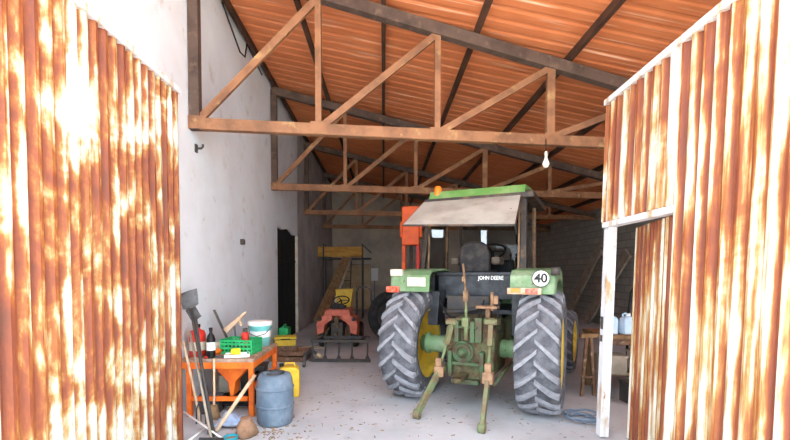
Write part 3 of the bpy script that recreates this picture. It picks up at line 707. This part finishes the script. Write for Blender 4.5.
zc = P(358, 264, 18.6).z
obj('body', B().box((0, .2, zc / 2), (1.10, .6, zc)), 'greywood', t)
for s in (-1, 1):
    d = obj('door', B().box((s * .27, -.115, zc / 2), (.53, .03, zc - .1)), 'cream', t, bevel=.005); obj('handle', B().box((s * .05, -.14, zc / 2), (.02, .02, .12)), 'darkmetal', d)
bx = P(374.5, 274.5, 19.3)
t = thing('wall_box', 'white box fixed to the back wall right of the cream cupboard', 'box', (bx.x, 19.3, bx.z))
obj('case', B().box((0, 0, 0), (.32, .2, .56)), 'white', t, bevel=.01); obj('conduit', B().tube([(0, .06, -.28), (0, .06, -1.9)], .02), 'metal', t)
# ladder-like metal frame and yellow machine behind the red tractor
t = thing('ladder', 'narrow grey metal ladder leaning by the cream cupboard', 'ladder', (P(346, 300, 15.9).x, 15.9, 0))
for s in (-.16, .16): obj('rail', B().tube([(s, -.35, 0.02), (s, .6, 2.3)], .02), 'darkmetal', t)
for k in range(6): obj('rung', B().tube([(-.16, -.35 + .95 * (k + 1) / 7, 2.3 * (k + 1) / 7), (.16, -.35 + .95 * (k + 1) / 7, 2.3 * (k + 1) / 7)], .014), 'darkmetal', t)
yx = P(344.5, 298, 11.6)
t = thing('seed_hopper', 'yellow metal hopper on legs behind the red tractor steering wheel', 'hopper', (yx.x, 11.6, 0))
zt = P(344, 289, 11.6).z
obj('bin', B().prism([(-.16, zt - .55), (-.24, zt), (.24, zt), (.16, zt - .55)], .4, Matrix(((1, 0, 0, 0), (0, 0, 1, -.1), (0, 1, 0, 0), (0, 0, 0, 1)))), 'yellowplastic', t, bevel=.01)
for sx in (-.15, .15):
    for y_ in (-.06, .26): obj('leg', B().bar((sx, y_, 0), (sx, y_, zt - .5), .04, .04), 'darkmetal', t)
fx = P(364, 300, 12.4)
t = thing('tubular_frame', 'bent grey tube frame standing right of the yellow hopper', 'tube frame', (fx.x, 12.4, 0))
for y_ in (0, .4): obj('hoop', B().tube([(-.22, y_, .02), (-.22, y_, 1.05), (-.15, y_, 1.18), (.1, y_, 1.2), (.2, y_, 1.1), (.24, y_, .02)], .022), 'metal', t)
for z_ in (.35, .9): obj('tie_bar', B().tube([(-.22, 0, z_), (-.22, .4, z_)], .018).tube([(.23, 0, z_), (.23, .4, z_)], .018), 'metal', t)

# ------------------------------------------------------------------ doorway surroundings
gx = P(282, 330, 9.1)
t = thing('jerrycan', 'slim green can standing at the foot of the dark doorway', 'can', (-2.12, 9.2, 0))
obj('body', B().box((0, 0, .22), (.2, .34, .44)), 'crategreen', t, bevel=.03); obj('handle', B().tube([(0, -.1, .43), (0, -.08, .49), (0, .08, .49), (0, .1, .43)], .015), 'crategreen', t); obj('cap', B().lathe([(.03, 0), (.03, .03), (0, .03)], Matrix.Translation((0, .13, .44)), n=12), 'black', t)
pz = P(242, 242, 6.95)
t = thing('wall_socket', 'small dark socket box on the left wall before the doorway', 'socket', (XL + .03, 6.95, pz.z)); obj('box', B().box((0, 0, 0), (.06, .07, .09)), 'darkmetal', t, bevel=.008); obj('plate', B().box((.032, 0, 0), (.006, .05, .06)), 'black', t)
hk = P(198, 148, 5.3)
t = thing('wall_hook', 'small dark iron hook in the plaster under the nearest truss', 'hook', (XL, 5.32, hk.z)); obj('shank', B().tube([(0, 0, 0), (.07, 0, .0), (.09, 0, .02), (.09, 0, .05)], .014), 'darkmetal', t); obj('plate', B().box((.008, 0, 0), (.016, .06, .10)), 'darkmetal', t)
b = B().tube([P(222, 2, 6.0), P(240, 52, 6.35), P(245, 57, 6.4), P(247, 44, 6.5), P(262, 75, 7.1)], .012)
tag(obj('cable', b, 'hose'), 'loose black cable hanging high on the left plaster wall', 'cable')
def junk_low(name, label, cat, c, size, m, rz=0, h0=0):
    t = thing(name, label, cat, c, rz); return t

# pile right of the doorway foot
q0 = G(288, 362)
t = thing('scrap_crate', 'low rusty crate of scrap on the floor behind the orange bench', 'crate', (q0.x, q0.y + .2, 0), R(-6))
b = B()
for s in (-1, 1):
    for z_ in (.06, .16): b.box((0, s * .22, z_), (.66, .025, .075)); b.box((s * .33, 0, z_), (.025, .42, .075))
b.box((0, 0, .02), (.66, .44, .03)); obj('slats', b, 'junk', t)
b = B()
for k in range(14): b.bar((random.uniform(-.28, .1), random.uniform(-.17, .17), random.uniform(.05, .16)), (random.uniform(-.1, .3), random.uniform(-.17, .17), random.uniform(.1, .22)), random.uniform(.03, .07), .02)
s_ = obj('scrap', b, 'junk', t); s_['kind'] = 'stuff'
q1 = G(287, 352)
t = thing('tool_case', 'yellow tool case with dark lid on blocks behind the scrap crate', 'tool case', (q1.x - .05, q1.y + .1, 0), R(12))
obj('plinth', B().box((0, 0, .06), (.40, .28, .12)), 'greywood', t)
obj('body', B().box((0, 0, .19), (.42, .28, .13)), 'yellowplastic', t, bevel=.015); obj('lid', B().box((0, 0, .285), (.44, .30, .05)), 'yellowplastic', t, bevel=.015); obj('seam', B().box((0, 0, .257), (.43, .29, .012)), 'black', t); obj('handle', B().tube([(-.08, -.15, .27), (-.08, -.2, .27), (.08, -.2, .27), (.08, -.15, .27)], .012), 'black', t)
a = G(304, 368); c = G(314, 358)
b = B().tube([a + Vector((0, 0, .03)), (a * .7 + c * .3) + Vector((-.05, .05, .16)), (a * .4 + c * .6) + Vector((-.03, .05, .19)), c + Vector((0, 0, .12)), c + Vector((.08, -.02, .06))], .028)
t = tag(obj('hose', b, 'metal'), 'grey bent hose with a pale end near the harrow', 'hose')
obj('nozzle', B().tube([c + Vector((.06, -.015, .075)), c + Vector((.15, -.04, .03))], .036), 'cream', t)
for i in range(2):
    a_ = G(272 + i * 6, 356 + i * 2); c_ = a_ + Vector((.75, .25 + .1 * i, 0))
    b = B().bar(a_ + Vector((0, .75, .015)), c_ + Vector((0, .75, .015)), .09, .03)
    tag(obj('board', b, 'greywood'), ['flat grey board on the floor left of the scrap crate', 'flat grey board poking past the scrap crate towards the harrow'][i], 'board', 'floor boards')

# ------------------------------------------------------------------ orange bench and what is on it
bx0, bx1, by0, by1, bz = -2.24, -1.44, 4.72, 5.80, .65
t = thing('workbench', 'orange steel workbench with worn top along the left wall', 'workbench', (0, 0, 0))
obj('tabletop', B().box(((bx0 + bx1) / 2, (by0 + by1) / 2, bz - .02), (bx1 - bx0, by1 - by0, .04)), 'benchtop', t, bevel=.006)
for x_ in (bx0 + .08, bx1 - .03):
    for y_ in (by0 + .03, by1 - .03): obj('leg', B().box((x_, y_, (bz - .04) / 2), (.055, .055, bz - .04)), 'benchorange', t, bevel=.005)
for y_ in (by0 + .025, by1 - .025): obj('apron', B().box(((bx0 + bx1) / 2, y_, bz - .075), (bx1 - bx0 - .02, .04, .075)), 'benchorange', t, bevel=.005)
obj('apron', B().box((bx1 - .02, (by0 + by1) / 2, bz - .075), (.04, by1 - by0 - .06, .075)), 'benchorange', t, bevel=.005)
obj('stretcher', B().box(((bx0 + bx1) / 2, by0 + .03, .20), (bx1 - bx0 - .14, .04, .05)), 'benchorange', t, bevel=.005)
obj('stretcher', B().box((bx1 - .03, (by0 + by1) / 2, .32), (.04, by1 - by0 - .1, .04)), 'benchorange', t, bevel=.005)
b = B().prism([(-.17, 0), (.17, 0), (.17, -.10), (.04, -.24), (.02, -.40), (-.02, -.40), (-.04, -.24), (-.17, -.10)], .20, Matrix(((1, 0, 0, -1.74), (0, 0, 1, by0 + .16), (0, 1, 0, bz - .06), (0, 0, 0, 1))))
obj('hopper', b, 'benchorange', t, bevel=.01)

def on(px_, py_): return G(px_, py_, bz)
# red can
p = on(194, 356); p = Vector((-2.13, 4.90, bz))
t = thing('fuel_can', 'red can with a pale label at the left end of the orange bench', 'can', p)
obj('body', B().lathe([(0, 0), (.085, 0), (.09, .01), (.09, .25), (.075, .29), (.03, .31), (.03, .34), (0, .34)], n=28), 'red', t)
obj('label', B().lathe([(.0915, .07), (.0915, .17)], n=28), 'offwhite', t); obj('cap', B().lathe([(.034, .33), (.034, .365), (0, .365)], n=16), 'black', t)
# dark bottle
p = G(207, 360, bz); p.y = max(p.y, by0 + .06)
t = thing('bottle', 'black bottle with white label on the front of the bench', 'bottle', p)
obj('body', B().lathe([(0, 0), (.046, 0), (.048, .01), (.048, .21), (.035, .25), (.016, .28), (.016, .31), (0, .31)], n=24), 'black', t)
obj('label', B().lathe([(.049, .09), (.049, .18)], n=24), 'white', t); obj('cap', B().lathe([(.02, .305), (.02, .34), (0, .34)], n=14), 'black', t)
# green crate
c = Vector((-1.70, 5.12, bz))
t = thing('crate', 'green plastic lattice crate on the bench', 'crate', c, R(-8))
def lattice(L_, W_, H_, bars):
    b = B(); b.box((0, 0, .006), (L_, W_, .012))
    for z_ in (.02, .07, .12, H_ - .012):
        for s in (-1, 1): b.box((0, s * W_ / 2, z_), (L_, .012, .024)); b.box((s * L_ / 2, 0, z_), (.012, W_, .024))
    n = bars
    for i in range(n + 1):
        x = -L_ / 2 + L_ * i / n
        for s in (-1, 1): b.box((x, s * W_ / 2, H_ / 2), (.016, .013, H_))
    for i in range(n):
        y = -W_ / 2 + W_ * (i + .5) / n
        for s in (-1, 1): b.box((s * L_ / 2, y, H_ / 2), (.013, .016, H_))
    return b
obj('lattice', lattice(.38, .27, .17, 8), 'crategreen', t)
t2 = thing('spray_can', 'red spray can standing in the green crate', 'can', c + Vector((.03, .05, .014)))
obj('body', B().lathe([(0, 0), (.045, 0), (.045, .20), (.03, .225), (0, .225)], n=20), 'red', t2); obj('cap', B().lathe([(.028, .222), (.028, .27), (0, .27)], n=16), 'darkmetal', t2)
t2 = thing('oil_can', 'dark small can lying inside the green crate', 'can', c + Vector((-.10, .03, .05)), R(20))
obj('body', B().lathe([(0, -.08), (.036, -.08), (.036, .06), (.012, .08), (.012, .10), (0, .10)], AX((0, 0, 0), (1, 0, .0)), n=16), 'darkmetal', t2); obj('spout', B().tube([(.10, 0, 0), (.15, 0, .05)], .008), 'metal', t2)
# white tray with a yellow sponge
c = Vector((-1.66, 4.86, bz))
t = thing('tray', 'white tilted tray at the front edge of the bench', 'tray', c, R(14))
b = B().box((0, 0, .01), (.26, .17, .012)).box((0, .085, .02), (.26, .01, .03)).box((0, -.085, .02), (.26, .01, .03)).box((.13, 0, .02), (.01, .17, .03)).box((-.13, 0, .02), (.01, .17, .03)); obj('pan', b, 'white', t)
b = B().box((-.02, .0, .06), (.10, .07, .06), (.1, 0, .2)); tag(obj('sponge', b, 'brightyellow', bevel=.012, loc=c), 'bright yellow sponge block lying in the white tray', 'sponge')
# bucket
c = Vector((-1.62, 5.62, bz))
t = thing('bucket', 'pale teal plastic bucket with white lid at the far end of the bench', 'bucket', c)
obj('body', B().lathe([(0, 0), (.125, 0), (.145, .26), (.15, .27), (.15, .29), (0, .29)], n=32), 'teal', t)
obj('lid', B().lathe([(.156, .27), (.158, .31), (.15, .322), (0, .322)], n=32), 'white', t); obj('band', B().lathe([(.137, .12), (.143, .20)], n=32), 'white', t, label='white paper band')
obj('handle', B().tube([(-.153, 0, .25), (-.10, -.12, .17), (0, -.165, .14), (.10, -.12, .17), (.153, 0, .25)], .005), 'metal', t)
# drill
c = on(226, 352)
t = thing('power_drill', 'orange and black power drill lying among tools on the bench', 'drill', (-1.95, 4.96, bz + .035), R(250))
obj('motor_housing', B().lathe([(0, -.10), (.034, -.10), (.038, 0), (.03, .06), (.018, .09)], AX((0, 0, 0), (1, 0, 0)), n=16), 'benchorange', t)
obj('chuck', B().lathe([(.018, .085), (.022, .09), (.016, .14), (0, .14)], AX((0, 0, 0), (1, 0, 0)), n=12), 'darkmetal', t); obj('grip', B().bar((-.06, 0, 0), (-.09, -.13, -.01), .035, .03), 'black', t, bevel=.008)
# clutter of tools between bottle and crate
def small(name, label, cat, parts):
    pass
items = [('hammer', 'steel hammer with dark handle lying behind the red can', 'hammer', (-2.05, 5.21), 8), ('wrench', 'dark grey wrench lying near the bottle', 'wrench', (-2.03, 4.80), -20), ('file', 'long dark file lying across the bench middle', 'file', (-1.84, 4.80), 5)]
for nm, lb, ct, (x_, y_), rz in items:
    t = thing(nm, lb, ct, (x_, y_, bz), R(rz))
    if nm == 'hammer': obj('handle', B().bar((-.16, 0, .02), (.12, 0, .02), .024, .02), 'black', t); obj('head', B().bar((.13, -.06, .022), (.13, .06, .022), .03, .03), 'metal', t)
    elif nm == 'wrench': obj('shaft', B().bar((-.10, 0, .008), (.10, 0, .008), .012, .022), 'darkmetal', t); obj('jaw', B().prism([(0, -.03), (.05, -.03), (.03, -.008), (.03, .008), (.05, .03), (0, .03)], .014, Matrix.Translation((.09, 0, .001))), 'darkmetal', t)
    else: obj('blade', B().bar((-.12, 0, .008), (.08, 0, .008), .012, .022), 'darkmetal', t); obj('grip', B().tube([(.08, 0, .016), (.17, 0, .016)], .014), 'benchorange', t)
t = thing('screwdriver', 'screwdriver with red handle near the front edge of the bench', 'screwdriver', (-1.90, 4.76, bz), R(15))
obj('blade', B().tube([(0, 0, .013), (.12, 0, .013)], .004), 'metal', t); obj('handle', B().tube([(-.09, 0, .014), (0, 0, .014)], .013), 'red', t)
# crumpled pale rags
def rag(name, label, c, sx, sy, h, m, rz=0, cat='rag'):
    b = B(); n = 14; V = []
    rnd = random.Random(hash(label) % 1000 if False else len(label))
    for j in range(n + 1):
        for i in range(n + 1):
            u, v = i / n * 2 - 1, j / n * 2 - 1; e = max(0, 1 - max(abs(u), abs(v)) ** 2)
            z = h * (e ** .6) * (.45 + .55 * math.sin(4.1 * u + 2.3 * v + len(label)) * math.cos(3.7 * v - 1.9 * u)) ** 2 * .8 + h * .25 * e + .004
            k = 1 + .18 * math.sin(3 * math.atan2(v, u) + len(label))
            V.append(b.bm.verts.new((u * sx / 2 * k, v * sy / 2 * k, z)))
    for j in range(n):
        for i in range(n):
            f = b.bm.faces.new((V[j * (n + 1) + i], V[j * (n + 1) + i + 1], V[(j + 1) * (n + 1) + i + 1], V[(j + 1) * (n + 1) + i])); f.smooth = True
    o = obj(name, b, m, loc=c); o.rotation_euler = (0, 0, rz); md = o.modifiers.new('thick', 'SOLIDIFY'); md.thickness = .006; md.offset = 1
    return tag(o, label, cat)
rag('rag', 'pale crumpled rag at the back of the bench behind the bottle', (-2.10, 5.42, bz), .22, .22, .10, 'offwhite', .3)
rag('rag', 'whitish paper heap in front of the wooden rack on the bench', (-1.82, 5.42, bz), .22, .16, .07, 'bluecloth', -.2)
rag('cloth', 'pale blue cloth crumpled on the floor under the bench', tuple(G(232, 423).xy) + (0,), .36, .24, .13, 'bluecloth', .2, 'cloth')
# pale wooden piece with its dark post
c = Vector((-1.98, 5.62, bz))
t = thing('bench_jig', 'pale wooden arm tilted up on a dark steel post at the bench back', 'jig', c)
b = B(); e0, e1 = P(226, 331, 5.62), P(246, 312, 5.62)
obj('post', B().bar(P(227, 338, 5.62) - c, P(214, 310, 5.55) - c, .05, .03), 'darkmetal', t)
b = B().bar(e0 - c, e1 - c, .09, .075, w1=.05, h1=.03); b.bar((e0 * .35 + e1 * .65) - c, (e0 * .35 + e1 * .65) - c + Vector((.03, 0, -.10)), .03, .03); obj('arm', b, 'palewood', t, bevel=.01)
obj('base', B().box((0.02, 0, .015), (.26, .18, .03)), 'darkmetal', t); obj('strut', B().bar((.04, 0, .02), e0.lerp(e1, .4) - c, .02, .02), 'metal', t)

# ------------------------------------------------------------------ barrel and yellow can
c = G(274, 428); c = Vector((c.x - .03, c.y + .17, 0))
t = thing('barrel', 'blue-grey plastic barrel with two hoops standing on the floor', 'barrel', c)
r0 = .195
obj('body', B().lathe([(0, 0), (r0 * .88, 0), (r0 * .95, .03), (r0 * .99, .15), (r0, .27), (r0 * .99, .39), (r0 * .93, .48), (r0 * .84, .525), (r0 * .6, .535), (r0 * .55, .525), (0, .525)], n=40), 'barrel', t)
for z_ in (.20, .385): obj('hoop', B().lathe([(r0 * .98, z_ - .018), (r0 * 1.03, z_ - .01), (r0 * 1.03, z_ + .01), (r0 * .98, z_ + .018)], n=40), 'barrel', t)
obj('bung', B().lathe([(.035, .53), (.035, .555), (0, .555)], Matrix.Translation((-.08, -.04, 0)), n=16), 'barrel', t)
obj('lid_ring', B().lathe([(r0 * .50, .52), (r0 * .52, .548), (r0 * .44, .548), (r0 * .42, .525)], n=32), 'darkmetal', t)
c = G(290, 398); c = Vector((c.x - .03, c.y + .12, 0))
t = thing('jerrycan', 'yellow plastic jerrycan behind the blue-grey barrel', 'jerrycan', c, R(8))
b = B().prism([(-.13, 0), (.13, 0), (.13, .35), (.09, .385), (-.10, .385), (-.13, .36)], .22, Matrix(((1, 0, 0, 0), (0, 0, 1, -.11), (0, 1, 0, 0), (0, 0, 0, 1)))); obj('body', b, 'yellowplastic', t, bevel=.025)
obj('handle', B().tube([(-.06, 0, .38), (-.05, 0, .425), (.06, 0, .425), (.07, 0, .38)], .014), 'yellowplastic', t); obj('cap', B().lathe([(.03, .38), (.03, .42), (0, .42)], Matrix.Translation((-.1, 0, 0)), n=14), 'black', t)
# things under the bench
c = G(264, 388); t = thing('storage_bin', 'dark grey plastic bin under the far end of the bench', 'bin', (-1.70, 5.60, 0), R(3))
obj('body', B().prism([(-.13, 0), (.13, 0), (.16, .40), (-.16, .40)], .26, Matrix(((1, 0, 0, 0), (0, 0, 1, -.13), (0, 1, 0, 0), (0, 0, 0, 1)))), 'darkmetal', t, bevel=.015); obj('rim', B().box((0, 0, .40), (.34, .28, .02)), 'darkmetal', t)
t = thing('paint_tin', 'light grey tin standing on the floor under the bench', 'tin', (-1.98, 5.42, 0)); obj('body', B().lathe([(0, 0), (.11, 0), (.11, .30), (.115, .31), (.11, .32), (0, .32)], n=28), 'offwhite', t); obj('lid', B().lathe([(.105, .32), (.10, .335), (0, .335)], n=28), 'metal', t)
b = B(); cc = Vector((-1.70, 5.06, .05)); pts = []
for k in range(80):
    a = 2 * PI * k / 20; r = .17 + .02 * math.sin(k * .7); pts.append(cc + Vector((r * 1.25 * math.cos(a), r * .8 * math.sin(a), .012 * k / 8 + .008 * math.sin(k))))
b.tube(pts, .020, n=6); tag(obj('hose_coil', b, 'hose'), 'coiled black hose lying under the bench front', 'hose')
b = B(); pts = [Vector((-1.58, 5.36, .19)) + Vector((.02 * math.sin(k), .09 * math.cos(2 * PI * k / 16), .17 * math.sin(2 * PI * k / 16))) for k in range(36)]
b.tube(pts, .014, n=6); tag(obj('cable_coil', b, 'hose'), 'black cable loop standing on the floor under the bench', 'cable')

# sack, red lid and teal pot at the bottom edge
c = G(246, 436)
b = B().lathe([(0, 0), (.09, 0), (.105, .03), (.10, .07), (.085, .11), (.06, .145), (.045, .165), (.055, .185), (.05, .19), (0, .165)], n=22)
for v in b.bm.verts:
    a_ = math.atan2(v.co.y, v.co.x); k_ = 1 + .12 * math.sin(3 * a_ + 20 * v.co.z) + .07 * math.sin(7 * a_ - 30 * v.co.z); v.co.x *= k_; v.co.y *= k_; v.co.x += .25 * v.co.z * v.co.z * 5 * .15
tag(obj('sack', b, 'sack', loc=c), 'small tied brown sack on the floor left of the barrel', 'sack')
c = G(231, 447); t = thing('pot', 'teal plastic pot at the bottom edge near the sack', 'pot', c); obj('body', B().lathe([(0, 0), (.05, 0), (.062, .09), (.066, .10), (.058, .10), (.048, .01), (0, .01)], n=24), 'teal', t); obj('soil', B().lathe([(.056, .08), (0, .085)], n=24), 'sack', t)
M['tealdark'] = mat('teal_blue', (.10, .55, .62), rough=.5)
t.children[0].data.materials[0] = M['tealdark']
c = G(219, 449); b = B().lathe([(0, 0), (.055, 0), (.06, .03), (.055, .05), (.03, .055), (0, .06)], n=24); tag(obj('lid', b, 'red', loc=c), 'round red lid at the bottom edge beside the teal pot', 'lid')
b = B(); pts = [G(232, 427) + Vector((.11 * math.cos(2 * PI * k / 24), .07 * math.sin(2 * PI * k / 24), .02)) for k in range(25)]; b.tube(pts, .008); tag(obj('wire_ring', b, 'darkmetal'), 'dark wire ring on the floor in front of the blue cloth', 'ring')

# ------------------------------------------------------------------ long tools leaning by the gate edge
def lean(name, label, cat, p0, p1, r, m, parts=None):
    t = thing(name, label, cat, p0); v = Vector(p1) - Vector(p0)
    obj('shaft', B().tube([(0, 0, 0), v * .5 + Vector((.004, 0, 0)), v], r), m, t); return t, v
# spade upside down: grip on the floor, blade up
fl0 = G(214, 437); top = P(191, 309, 4.62)
t, v = lean('shovel', 'dark shovel standing blade up beside the left gate edge', 'shovel', fl0, top, .018, 'darkmetal')
d = v.normalized()
m_, _ = frame_to(v, v + d, (0, -1, 0))
bl = B(); rows = []
for z_, hw_, bow in ((0, .02, 0), (.03, .09, .010), (.12, .10, .018), (.21, .105, .012)):
    rows.append([m_ @ Vector((hw_ * k / 2, bow * (1 - (k / 2) ** 2), z_)) for k in (-2, -1, 0, 1, 2)])
V = [[bl.bm.verts.new(p_) for p_ in r_] for r_ in rows]
for A, C in zip(V, V[1:]):
    for j in range(4): bl.bm.faces.new((A[j], A[j + 1], C[j + 1], C[j]))
o = obj('blade', bl, 'metal', t); md = o.modifiers.new('t', 'SOLIDIFY'); md.thickness = .006
# second digging tool with its plate turned
fl0 = G(209, 434); top = P(196, 318, 4.68)
t, v = lean('hoe', 'grey hoe with a flat blade behind the dark shovel', 'hoe', fl0, top, .014, 'metal')
m_, _ = frame_to(v, v + Vector((.45, 0, -.25)), (0, -1, 0)); obj('blade', B().prism([(-.06, -.02), (.06, -.02), (.075, .16), (-.045, .13)], .006, Matrix.Translation(v) @ Euler((R(90), R(-35), 0)).to_matrix().to_4x4()), 'metal', t)
# light handles
t, v = lean('fork', 'fork with pale wooden handle leaning nearest the gate edge', 'fork', G(201, 424), P(183.5, 342, 4.62), .014, 'palewood')
b = B()
for s in (-.05, 0, .05): b.tube([Vector((s, 0, .0)) , Vector((s * .9, .0, .16)), Vector((0, 0, .20)) + v * .05], .007)
obj('tines', b, 'darkmetal', t)
t, v = lean('rake', 'rake with long grey handle between the fork and shovel', 'rake', G(212, 442), P(190, 332, 4.66), .013, 'greywood')
b = B().bar((-.12, 0, .03), (.12, 0, .03), .02, .02)
for k in range(7): b.tube([(-.11 + .22 * k / 6, 0, .03), (-.11 + .22 * k / 6, -.05, .01)], .005)
obj('head', b, 'darkmetal', t)
t, v = lean('broom', 'pale stick broom standing upright against the bench front', 'broom', Vector((-1.86, 4.66, 0)), Vector((-1.86, 4.685, .66)), .013, 'palewood')
obj('bristles', B().bar((0, 0, .16), (0, 0, 0), .05, .05, w1=.14, h1=.06), 'straw', t)
b = B().tube([G(216, 433) + Vector((0, 0, .02)), P(255, 375, 4.60)], .021, n=10); tag(obj('wooden_stick', b, 'palewood'), 'thick pale wooden stick leaning diagonally on the bench leg', 'stick')
b = B().tube([P(184, 412, 4.45), G(223, 441) + Vector((0, 0, .02))], .009); tag(obj('metal_rod', b, 'white'), 'thin white metal rod sloping down from the gate edge', 'rod')
b = B().tube([G(187, 443) + Vector((0, 0, .012)), P(206, 428, 4.34)], .009); tag(obj('metal_rod', b, 'white'), 'short white rod crossing under the sloping one', 'rod')
c = Vector((-2.0, 4.62, 0))
t = thing('tool_box', 'dark grey tool box on the floor beside the left gate foot', 'box', (-1.99, 4.90, 0), R(4)); obj('body', B().box((0, 0, .09), (.24, .18, .18)), 'darkmetal', t, bevel=.01); obj('lid', B().box((0, 0, .19), (.25, .19, .03)), 'metal', t, bevel=.006)

# ------------------------------------------------------------------ hanging bulb
c = P(546, 139, 5.72)
t = thing('hanging_bulb', 'bare white light bulb hanging on a short cord from the truss', 'light bulb', c)
obj('cord', B().tube([(0, 0, 0.0), (.003, 0, -.18)], .006), 'black', t); obj('holder', B().lathe([(.014, 0), (.022, -.02), (.022, -.07), (.016, -.07)], Matrix.Translation((.003, 0, -.16)), n=14), 'offwhite', t)
obj('bulb', B().lathe([(.016, 0), (.02, -.03), (.042, -.08), (.044, -.10), (.03, -.135), (0, -.145)], Matrix.Translation((.003, 0, -.23)), n=20), 'bulb', t)

# ------------------------------------------------------------------ right side of the shed
a, c = Vector((6.45, 15.2, .02)), Vector((6.70, 13.3, 2.42))
for i, (dy, dx, l) in enumerate(((0, 0, 'wide grey plank leaning on the right block wall'), (-1.5, -.0, 'second grey plank leaning lower on the right wall, nearer the gate post'))):
    b = B().bar(a + Vector((dx, dy, 0)), c + Vector((dx, dy, -.25 * i)), .34, .07, up=(-1, 0, 0)); tag(obj('plank', b, 'greywood'), l, 'plank', 'planks on the right wall')
# bench behind the gate
c = P(612, 338, 5.6)
t = thing('side_table', 'rough wooden table behind the right gate with jugs on it', 'table', (3.50, 5.80, 0), R(-4))
tz = .80
obj('tabletop', B().box((0, 0, tz - .025), (1.3, .7, .05)), 'wood', t, bevel=.004)
for sx in (-.6, .6):
    for sy in (-.28, .28): obj('leg', B().box((sx, sy, (tz - .05) / 2), (.07, .07, tz - .05)), 'wood', t)
obj('shelf', B().box((0, 0, .28), (1.15, .55, .03)), 'wood', t); obj('apron', B().box((0, -.30, tz - .09), (1.2, .03, .08)), 'junk', t)
jl = ['pale blue plastic jug nearest the right gate post', 'pale blue plastic jug standing right of the first one', 'pale blue plastic jug furthest right, mostly behind the wicket door']
for i in range(3):
    cc = Vector((2.98 + .22 * i, 5.64 - .02 * i, tz))
    t = thing('jug', jl[i], 'jug', cc, R(8 * i), 'jugs on the side table')
    obj('body', B().prism([(-.085, 0), (.085, 0), (.085, .19), (.05, .235), (-.03, .235), (-.085, .20)], .13, Matrix(((1, 0, 0, 0), (0, 0, 1, -.065), (0, 1, 0, 0), (0, 0, 0, 1)))), 'jug', t, bevel=.02)
    obj('cap', B().lathe([(.026, .23), (.026, .27), (0, .27)], Matrix.Translation((.01, 0, 0)), n=14), 'white', t); obj('handle', B().tube([(-.06, 0, .21), (-.075, 0, .26), (-.03, 0, .275), (-.015, 0, .235)], .011), 'jug', t)
for i, (x_, y_, z_, sx, sz, m, l) in enumerate(((2.98, 5.62, .295, .32, .22, 'greywood', 'grey box on the shelf under the jugs'), (3.45, 5.62, .295, .36, .26, 'offwhite', 'pale box on the shelf right of the grey box'), (3.15, 5.25, 0, .34, .24, 'darkmetal', 'dark box on the floor before the side table'), (3.62, 5.2, 0, .3, .32, 'junk', 'rusty box on the floor behind the wicket door'))):
    t = thing('box', l, 'box', (x_, y_, z_), R(6 * i - 8)); obj('body', B().box((0, 0, sz / 2), (sx, .28, sz)), m, t, bevel=.01); obj('lid', B().box((0, 0, sz + .008), (sx + .02, .30, .03)), m, t, bevel=.006)
b = B(); pts = [Vector((4.1, 7.0, .9)) + Vector((.0 + .42 * math.cos(PI * (1.15 - 1.05 * k / 14)), .1 * k / 14, .95 * math.sin(PI * (1.0 - .5 * k / 14)) )) for k in range(15)]
pts = [Vector((3.75, 6.55, .02)), Vector((3.72, 6.55, .8)), Vector((3.78, 6.55, 1.3)), Vector((3.95, 6.56, 1.62)), Vector((4.2, 6.57, 1.72)), Vector((4.5, 6.58, 1.55)), Vector((4.7, 6.6, 1.0)), Vector((4.75, 6.6, .02))]
b.tube(pts, .02); tag(obj('pipe_hoop', b, 'hose'), 'thin black bent pipe hoop rising behind the jugs', 'hoop')
t = thing('trestle', 'rusty wooden trestle leg just left of the right gate post', 'trestle', (2.66, 5.55, 0), R(10))
for s in (-1, 1): obj('leg', B().bar((s * .09, 0, 0), (s * .03, .0, .78), .035, .03), 'junk', t)
obj('rung', B().bar((-.09, 0, .25), (.09, 0, .25), .03, .03), 'junk', t); obj('top', B().bar((-.12, 0, .79), (.12, 0, .79), .06, .05), 'wood', t)
b = B(); cc = G(583, 421)
for q_ in range(5):
    r = random.Random(q_ + 3); pts = [cc + Vector(((.13 + .02 * q_) * math.cos(2 * PI * k / 18 + q_) + r.uniform(-.03, .03), (.12 + .015 * q_) * math.sin(2 * PI * k / 18 + q_) + r.uniform(-.03, .03), .012 + .014 * q_ + r.uniform(0, .02))) for k in range(22)]
    b.tube(pts, .007, n=5)
tag(obj('wire_tangle', b, 'bluewire'), 'tangle of blue-grey wire on the floor near the right gate post', 'wire')

# straw and dirt crumbs on the floor
b = B()
for k in range(420):
    u = random.random()
    c = Vector((random.uniform(-.9, 2.2), random.uniform(4.1, 7.5), 0)) if u < .6 else G(random.gauss(272, 20), random.gauss(428, 8))
    if c.x > 2.25 or c.x < -2: continue
    a = random.uniform(0, PI); l = random.uniform(.008, .045); d = Vector((math.cos(a) * l, math.sin(a) * l, 0))
    b.bar(c + Vector((0, 0, .004)), c + d + Vector((0, 0, .004)), random.uniform(.003, .008), .006)
o = tag(obj('floor_litter', b, 'straw'), 'scattered straw and dirt crumbs on the concrete floor', 'litter'); o['kind'] = 'stuff'
